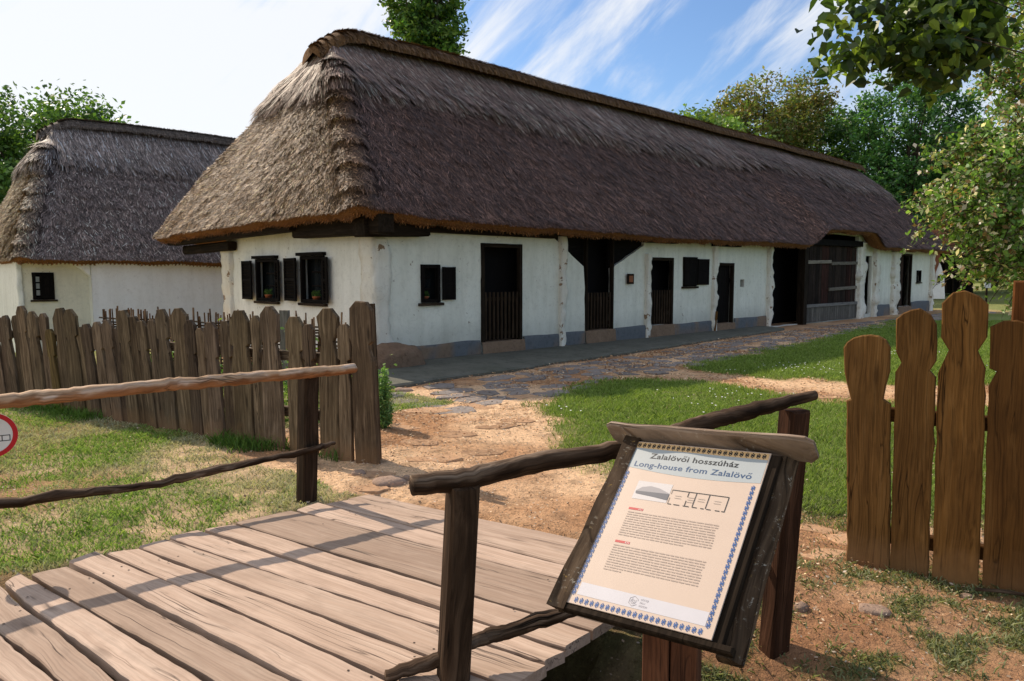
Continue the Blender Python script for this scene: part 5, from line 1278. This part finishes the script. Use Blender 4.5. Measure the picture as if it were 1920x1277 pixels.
def small_things():
    em = lambda px, py: (lambda p: (-np.dot(p - HC, NV), p[2]))(PL(px, py, HC + U * .1, U))
    for px, lab in ((509, 'small clay flower pot with green plant on the left end window sill'), (599, 'small clay flower pot with green plant on the end window sill nearest the house corner')):
        a, z = em(px, 560); flower_pot(H(.04, -a, 1.07 + .0), lab)
    flower_pot(H(1.13, -.10, 1.10), 'clay flower pot standing in the small front window left of the first door', .9)
    # rounded boulder at the house corner
    k, m = 26, 16; V = []; rr = np.random.default_rng(3)
    c = H(.12, .38, .10)
    for j in range(m + 1):
        ph = math.pi * j / m
        for i in range(k):
            th = 2 * math.pi * i / k; dv = V3(math.sin(ph) * math.cos(th), math.sin(ph) * math.sin(th), math.cos(ph)); sgn = np.sign(dv) * np.abs(dv) ** .72
            p = sgn * V3(.50, .30, .36); ns = fbm(np.array([dv]), 2.2, 3, 4)[0]; V.append(c + (U * p[0] + NV * p[1] + Z * p[2]) * (.78 + .42 * ns))
    idx = np.arange((m + 1) * k).reshape(-1, k); nx = np.roll(idx, -1, 1)
    o = np_mesh('boulder', V, np.stack([idx[:-1], idx[1:], nx[1:], nx[:-1]], -1).reshape(-1, 4), MT['boulder'], None, np.ones((len(V), 3)), None, H(.12, .38, 0), True); tag(o, 'brown rounded boulder against the near corner of the white house', 'boulder')
    # loose stones
    def stone(px, py, a, b, h, lab, seed):
        g = G(px, py); g[2] = float(gz(np.array([g[0]]), np.array([g[1]]))[0]); r2 = random.Random(seed); rot = r2.uniform(-.5, .5); V = []; k = 14; m = 7
        for j in range(m + 1):
            ph = math.pi * j / m
            for i in range(k):
                th = 2 * math.pi * i / k; dv = V3(math.sin(ph) * math.cos(th), math.sin(ph) * math.sin(th), math.cos(ph)); q = np.sign(dv) * np.abs(dv) ** .65 * V3(a, b, h) * (.72 + .5 * fbm(np.array([dv + seed]), 1.6, 3, seed)[0])
                V.append(g + V3(q[0] * math.cos(rot) - q[1] * math.sin(rot), q[0] * math.sin(rot) + q[1] * math.cos(rot), q[2]))
        idx = np.arange((m + 1) * k).reshape(-1, k); nx = np.roll(idx, -1, 1)
        tag(np_mesh('stone', V, np.stack([idx[:-1], idx[1:], nx[1:], nx[:-1]], -1).reshape(-1, 4), MT['pebble'], None, np.ones((len(V), 3)) * r2.uniform(.7, 1.1), None, g, False), lab, 'stone', 'loose stones on the bare ground')
    stone(1640, 1150, .075, .05, .022, 'pale reddish stone in the soil in front of the brown fence', 21)
    stone(1503, 1142, .035, .03, .03, 'small upright pale stone just right of the leaning handrail post', 22)
    stone(730, 905, .13, .09, .05, 'grey flat stone at the foot of the carved gate post', 23)
    stone(672, 890, .06, .05, .035, 'small grey stone left of the gate post foot', 24)
    stone(757, 733, .14, .08, .05, 'loose grey slab at the near end of the pavement kerb', 25)
    stone(1812, 1112, .03, .025, .02, 'whitish pebble under the third brown fence board', 26)
    stone(762, 900, .03, .025, .04, 'tiny dark stone right of the gate post foot', 27)
    # fallen stick by the right fence
    p = G(1885, 1120); tag(MB().tube([p + V3(-.12, .05, .02), p + V3(0, 0, .03), p + V3(.25, -.12, .02)], [.008, .01, .006], 7).build('stick', MT['bark'], None, p), 'broken stick lying at the foot of the brown fence', 'stick')
    p = H(10.80, .12, 0.06); tag(MB().bar(p, p + Z * .55 + U * .08, .06, .025).build('wooden_wedge', MT['pickett'], None, p), 'short orange wooden slat leaning on the wall by the dark third door', 'slat')
small_things()
def gate_weed():
    g = G(722, 806); root = thing('weed_plant', 'feathery green weed growing beside the carved gate post', 'weed', g); r = random.Random(2); C = []; mb = MB()
    for i in range(46):
        a = r.uniform(0, 6.28); rad = r.uniform(0, .06); b = g + V3(rad * math.cos(a) - .03, rad * math.sin(a) + .1, 0); h = r.uniform(.2, .64); t = b + V3(r.uniform(-.06, .06), r.uniform(-.1, .1), h)
        mb.tube([b, (b + t) / 2 + V3(r.uniform(-.02, .02), 0, 0), t], [.003, .0025, .0012], 5, col=(.10, .17, .06))
        for k in range(70): f = r.uniform(.12, 1); C.append(b + (t - b) * f + V3(*(np.random.normal(0, .022, 3))) * (1.4 - f))
    mb.build('stem', attrmat('weed_stem', .6), root); leaves('foliage', np.array(C), .048, .3, [(.10, .20, .06), (.17, .28, .10), (.07, .15, .05)], root, aspect=.3)
gate_weed()

# ------------------------------------------------------------------ trees
def tree(name, label, base, height, blobs, n_clump, per, leaf, pal, clump_r=.5, trunk_r=.22, limbs=16, group=None, cat='tree', gap=.42, seed=1, trunk_top=None, lean=(0, 0), flat=.5, aspect=.6, droop=0., broad=False, twigs=0):
    """blobs: ellipsoids (dx, dy, z, rx, ry, rz) around the base; leaves gather in clumps near their surface"""
    base = np.array(base, float); root = thing(name, label, cat, base, group); rg = np.random.default_rng(seed); C = []
    vol = np.array([b[3] * b[4] * b[5] for b in blobs]) ** .67; vol /= vol.sum()
    for b, v in zip(blobs, vol):
        m = int(n_clump * v * 1.7); d = rg.normal(0, 1, (m, 3)); d /= np.linalg.norm(d, axis=1)[:, None]; rad = rg.random(m) ** .32
        rad = rad * (.78 + .44 * fbm(d * 1.7 + seed, 1.2, 3, seed)); C.append(base + V3(b[0], b[1], b[2]) + d * rad[:, None] * V3(b[3], b[4], b[5]))
    C = np.concatenate(C); keep = fbm(C, .55 / max(clump_r, .2), 2, seed + 5) > gap; C = C[keep][:n_clump]
    tt = base + V3(lean[0], lean[1], trunk_top or height * .72); mid = base + V3(lean[0] * .35, lean[1] * .35, (trunk_top or height * .72) * .5)
    pts = smooth_pts([base - Z * .3, base + Z * .5, mid, tt], 5); MB().tube(pts, np.linspace(trunk_r * 1.25, trunk_r * .25, len(pts)), 10, .15, seed).build('trunk', MT['trunk'], root, None, True)
    mb = MB()
    if len(C):
        for i in rg.choice(len(C), min(limbs, len(C)), replace=False):
            f = np.clip((C[i][2] - base[2]) / max(height, .1) - .18, .2, .92); p = pts[int(f * (len(pts) - 1))]; q = C[i]; m = (p + q) / 2 + V3(0, 0, .08 * np.linalg.norm(q - p)) + rg.normal(0, .1, 3)
            mb.tube(smooth_pts([p, m, q], 3), np.linspace(trunk_r * .34, trunk_r * .06, 7), 6, .1, int(i), caps=False)
    if mb.v: mb.build('limbs', MT['trunk'], root)
    m = len(C) * per; cc = np.repeat(C, per, 0) + rg.normal(0, 1, (m, 3)) * V3(clump_r, clump_r, clump_r * .62) * .6
    tone = np.repeat(.62 + .76 * rg.random(len(C)), per)
    if twigs:      # slender outer twigs that carry leaves along their length
        c0 = np.array([b[:3] for b in blobs[:13]]); tw = MB(); tc = []
        for i in range(twigs):
            b = blobs[rg.integers(0, 13)]; d = rg.normal(0, 1, 3); d /= np.linalg.norm(d); p = base + V3(*b[:3]) + d * V3(*b[3:6]) * rg.uniform(.3, 1.0)
            q = p + unit(d * .6 + V3(-.75, -.15, -.25) + rg.normal(0, .25, 3)) * rg.uniform(.35, .85); m_ = (p + q) / 2 + V3(0, 0, .07); P_ = smooth_pts([p, m_, q], 4)
            tw.tube(P_, np.linspace(.007, .0025, len(P_)), 4, caps=False)
            f = rg.random(30); j = (f * (len(P_) - 1)).astype(int); tc.append(P_[j] + rg.normal(0, .035, (30, 3)))
        o_ = tw.build('twigs', MT['trunk'], root); o_['kind'] = 'stuff'; tc = np.concatenate(tc); cc = np.concatenate([cc, tc]); tone = np.concatenate([tone, np.repeat(.75 + .6 * rg.random(twigs), 30)])
    leaves('foliage', cc, leaf, flat, pal, root, None, tone, aspect, droop, broad); return root
def trees():
    GR = [(.060, .125, .028), (.095, .165, .04), (.042, .09, .025)]; OL = [(.12, .15, .040), (.17, .155, .055), (.085, .13, .035), (.13, .095, .035)]; LT = [(.12, .20, .045), (.16, .23, .055), (.085, .15, .035)]; DK = [(.030, .075, .022), (.05, .105, .028), (.022, .055, .018)]
    bg = 'trees behind the long house'
    x = lambda px, Y: (px - CX) / F * Y
    tree('broadleaf_tree', 'round green tree rising behind the grey thatched cottage on the left', (x(90, 36), 36, -.5), 11, [(0, 0, 7.0, 4.3, 4, 3.6), (1.9, 0, 8.2, 2.4, 2.4, 2.6), (-3, 0, 6, 3, 3, 3)], 620, 60, .23, GR, .65, .3, 20, None, seed=3)
    tree('poplar', 'tall slim columnar poplar standing behind the roof ridge', (x(800, 46), 46, 0), 30, [(-.7, 0, 17, 1.3, 1.5, 13), (1.2, 0, 15, 1.05, 1.4, 12), (.3, 0, 20, 1.4, 1.4, 10)], 1000, 44, .26, [(.065, .14, .03), (.13, .20, .035), (.04, .085, .022)], .45, .35, 24, None, seed=4, gap=.43)
    tree('broadleaf_tree', 'light green bushy tree just above the middle of the long ridge', (x(1300, 47), 47, 0), 11.5, [(0, 0, 8.2, 3.6, 3.2, 3.2), (2.6, 1, 7.6, 3, 3, 3), (-2.2, 0, 7.8, 1.9, 2, 2.2)], 560, 52, .27, LT, .62, .28, 16, bg, seed=6)
    tree('broadleaf_tree', 'olive brown spring tree with thin top over the ridge', (x(1425, 54), 54, 0), 16, [(0, 0, 11.6, 4.2, 3.6, 4.2), (-3.6, 0, 10.4, 2.6, 2.6, 2.8), (2.4, 0, 13, 2.4, 2.4, 2.6)], 620, 44, .24, OL, .62, .3, 34, bg, seed=7, gap=.46)
    tree('broadleaf_tree', 'dark green tree between the olive tree and the tall airy tree', (x(1545, 58), 58, 0), 14, [(0, 0, 10, 4.2, 3.6, 4.4), (-1, 0, 7, 4, 4, 4)], 560, 52, .28, DK + GR, .7, .3, 20, bg, seed=8)
    tree('broadleaf_tree', 'tall airy tree with visible dark trunk and sky gaps right of the ridge end', (x(1690, 50), 50, 0), 15.5, [(0, 0, 11, 3.7, 3.4, 4.3), (2.7, 0, 10, 2.8, 2.8, 3.8), (-1.7, 0, 7.4, 2.4, 2.6, 3), (2, 0, 6.2, 3, 3, 2.6)], 620, 46, .25, [(.05, .13, .04), (.09, .18, .055), (.035, .09, .03)], .62, .34, 60, bg, seed=9, gap=.46)
    for i, (px, Y, h, w, lab) in enumerate(((1500, 66, 12, 5.5, 'dark bushy tree low behind the roof below the olive tree'), (1640, 70, 9.5, 6, 'dark thicket tree filling the gap under the airy tree'), (1760, 60, 11, 5.5, 'dark green tree above the far roof end'), (1860, 75, 15, 6.5, 'large dark tree behind the little tiled barn'), (2010, 70, 15, 7, 'large dark tree past the right edge behind the lawn'), (1240, 75, 9.5, 5, 'low green tree peeping over the ridge left of the bushy tree'))):
        tree('broadleaf_tree', lab, (x(px, Y), Y, .3), h, [(0, 0, h * .55, w, w * .8, h * .46), (w * .4, 0, h * .4, w * .8, w * .7, h * .36)], 460, 46, .36, DK if i != 5 else GR, .9, .3, 10, bg, seed=20 + i, gap=.34)
    # far wood
    rg = np.random.default_rng(77); n = 1500; xx = rg.uniform(-130, 150, n); yy = 105 + rg.uniform(0, 30, n) + .1 * np.abs(xx); hh = 1 + (rg.random(n) ** .7) * (6.5 + 4 * fbm(np.stack([xx, xx * 0], 1), .06, 3, 3)); C = np.stack([xx, yy, hh], 1)
    cc = np.repeat(C, 34, 0) + rg.normal(0, 1, (n * 34, 3)) * V3(1.6, 1.4, .9); o = leaves('distant_wood', cc, .8, .5, DK, None, None, np.repeat(.6 + .7 * rg.random(n), 34)); tag(o, 'dark belt of distant woodland closing the horizon', 'woodland', kind='stuff')
    # blossoming tree at the right edge, drooping towards the fence
    PK = [(.11, .20, .045), (.24, .24, .12), (.14, .23, .055), (.09, .17, .04), (.55, .50, .44), (.17, .11, .05), (.10, .19, .04), (.08, .16, .035), (.13, .21, .05)]
    B = V3(8.6, 9.6, 0)
    bl = []
    for px, py, Y, rx, rz in ((1905, 120, 9.4, .6, .9), (1850, 290, 9.0, .42, .4), (1900, 330, 9.2, .7, .8), (1835, 310, 9.0, .35, .22), (1870, 420, 9.0, .55, .38), (1815, 395, 8.9, .30, .2), (1910, 450, 8.8, .6, .40), (1885, 500, 8.8, .4, .18), (1950, 250, 9.6, .7, 1.3), (2010, 100, 10, 1.3, 1.6), (2060, 350, 9.6, 1.2, 1.2), (1775, 385, 9, .22, .12), (1880, 60, 9.6, .7, .8), (1890, 190, 9.7, .5, .5), (1835, 450, 8.7, .24, .12)):
        p = AT(px + 38, py, Y); bl.append((p[0] - B[0], p[1] - B[1], p[2], rx, .7, rz))
    tree('blossom_tree', 'sunlit blossoming tree with pale pinkish drooping twigs at the right edge', B, 5.5, bl, 620, 24, .066, PK, .15, .12, 50, None, seed=31, gap=.46, droop=.5, aspect=.6, flat=.2, twigs=560)
    # broad-leaved branch hanging in from the upper right
    B = V3(7.2, 4.6, 0); bl = []
    for px, py, Y, rx, rz in ((1650, 40, 4.9, .30, .16), (1720, 30, 4.9, .34, .20), (1780, 50, 4.9, .24, .22), (1690, 95, 4.8, .20, .12), (1765, 115, 4.8, .20, .14), (1605, 75, 4.9, .10, .10), (1590, 30, 4.9, .12, .10), (1735, 140, 4.8, .12, .07), (1600, 100, 4.85, .07, .07), (1810, 95, 4.8, .1, .1), (1700, -60, 5, .5, .22), (1850, 0, 5.0, .2, .12), (1850, -160, 5.2, 1.0, .3), (2050, -200, 5.3, 1.2, .6)):
        p = AT(px, py, Y); bl.append((p[0] - B[0], p[1] - B[1], p[2], rx, .35, rz))
    tree('linden_tree', 'dark large-leaved branch hanging into the upper right corner against the sky', B, 5.2, bl, 460, 9, .080, [(.028, .055, .012), (.045, .075, .015), (.022, .042, .012), (.13, .19, .03)], .13, .045, 4, None, seed=41, gap=.485, aspect=.85, flat=.2, droop=.9, broad=True)
    # low shrubs behind the picket fence
    for px, Y, lab in ((330, 9.4, 'green leafy shrub glimpsed between the pickets near the middle of the left fence'), (560, 8.2, 'green leafy shrub glimpsed through the pickets near the carved gate post')):
        g = AT(px, 700, Y); g[2] = 0; r3 = thing('shrub', lab, 'shrub', g); rg = np.random.default_rng(int(px)); c = g + V3(0, 0, .35) + rg.normal(0, 1, (1500, 3)) * V3(.40, .22, .20); c[:, 2] = np.abs(c[:, 2])
        leaves('foliage', c, .05, .4, LT + GR, r3); MB().tube([g, g + Z * .4], [.02, .008], 6).build('stem', MT['trunk'], r3)
trees()

# ------------------------------------------------------------------ far buildings and the little sign on the lawn
def far_things():
    Y = 47.0; c = AT(1757, 556, Y); c[2] = .12; a = unit(V3(1, -.25, 0)); b = V3(-a[1], a[0], 0) * 1.0
    root = thing('small_house', 'tiny white gabled outhouse with brick edge and clay chimney past the far house end', 'outhouse', c)
    k = Y / F
    P = lambda px, py, off=0.0: PL(px, py, c + b * off, b)
    def poly(name, pts, mat, off=0.0, th=.12, col=None, par=None): 
        q = [P(*p, off) for p in pts]; o = q[0]; ol = [(np.dot(p - o, a), p[2] - o[2]) for p in q]
        ar = sum(ol[i][0] * ol[(i + 1) % len(ol)][1] - ol[(i + 1) % len(ol)][0] * ol[i][1] for i in range(len(ol)));  ol = ol if ar > 0 else ol[::-1]
        return MB().prism(ol, o, a, Z, -b, th, .01, along=0, col=col).build(name, mat, par or root)
    poly('wall', [(1700, 560), (1767, 560), (1766, 520), (1760, 498), (1745, 470), (1700, 440)], MT['plaster2'], .2, .5)
    poly('brick_edge', [(1746, 536), (1752, 532), (1754, 510), (1759, 497), (1763, 480), (1756, 462), (1748, 468), (1747, 500)], MT['brick'], -.35, .1, (1.0, .55, .45))
    poly('window', [(1757, 530), (1762, 530), (1762, 517), (1758, 517)], MT['void'], -.34, .04)
    poly('roof', [(1690, 452), (1775, 470), (1768, 452), (1750, 440), (1690, 425)], MT['tile'], 1.5, 2.6)
    poly('chimney', [(1752, 445), (1759, 445), (1758, 438), (1760, 430), (1752, 430), (1753, 438)], MT['terracotta'], .8, .3)
    Yb = 55.0; c2 = AT(1788, 545, Yb); c2[2] = .1; root2 = thing('barn', 'dark timber barn with reddish tiled roof behind the white outhouse', 'barn', c2)
    c_ = c; 
    def P2(px, py, off=0.0): return PL(px, py, c2 + b * off, b)
    def poly2(name, pts, mat, off, th, col=None):
        q = [P2(*p, off) for p in pts]; o = q[0]; ol = [(np.dot(p - o, a), p[2] - o[2]) for p in q]; ar = sum(ol[i][0] * ol[(i + 1) % len(ol)][1] - ol[(i + 1) % len(ol)][0] * ol[i][1] for i in range(len(ol))); ol = ol if ar > 0 else ol[::-1]
        return MB().prism(ol, o, a, Z, -b, th, .01, along=0, col=col).build(name, mat, root2)
    poly2('wall', [(1745, 548), (1799, 548), (1799, 464), (1745, 455)], MT['black'], 3.0, 3.0)
    poly2('roof', [(1738, 462), (1812, 474), (1806, 456), (1775, 441), (1738, 436)], MT['tile'], 3.4, 3.9, (.8, .7, .8))
    for px in (1771, 1784, 1797): poly2('post', [(px, 548), (px + 3, 548), (px + 3, 468), (px, 468)], MT['darkwood'], -.05, .15)
    c3 = AT(1849, 547, 40.0); c3[2] = .05; r3 = thing('lawn_sign', 'small white notice on a brown post standing on the far lawn', 'sign', c3)
    MB().box(c3 + Z * .45, V3(1, 0, 0), Z, V3(0, -1, 0), (.09, .95, .07), .01).build('post', MT['darkwood'], r3)
    MB().box(c3 + Z * .98 + V3(0, -.08, 0), V3(1, 0, 0), Z, V3(0, -1, 0), (.34, .28, .03), .01).build('notice_panel', flat('notice_paper', (.60, .60, .66), .5), r3)
far_things()
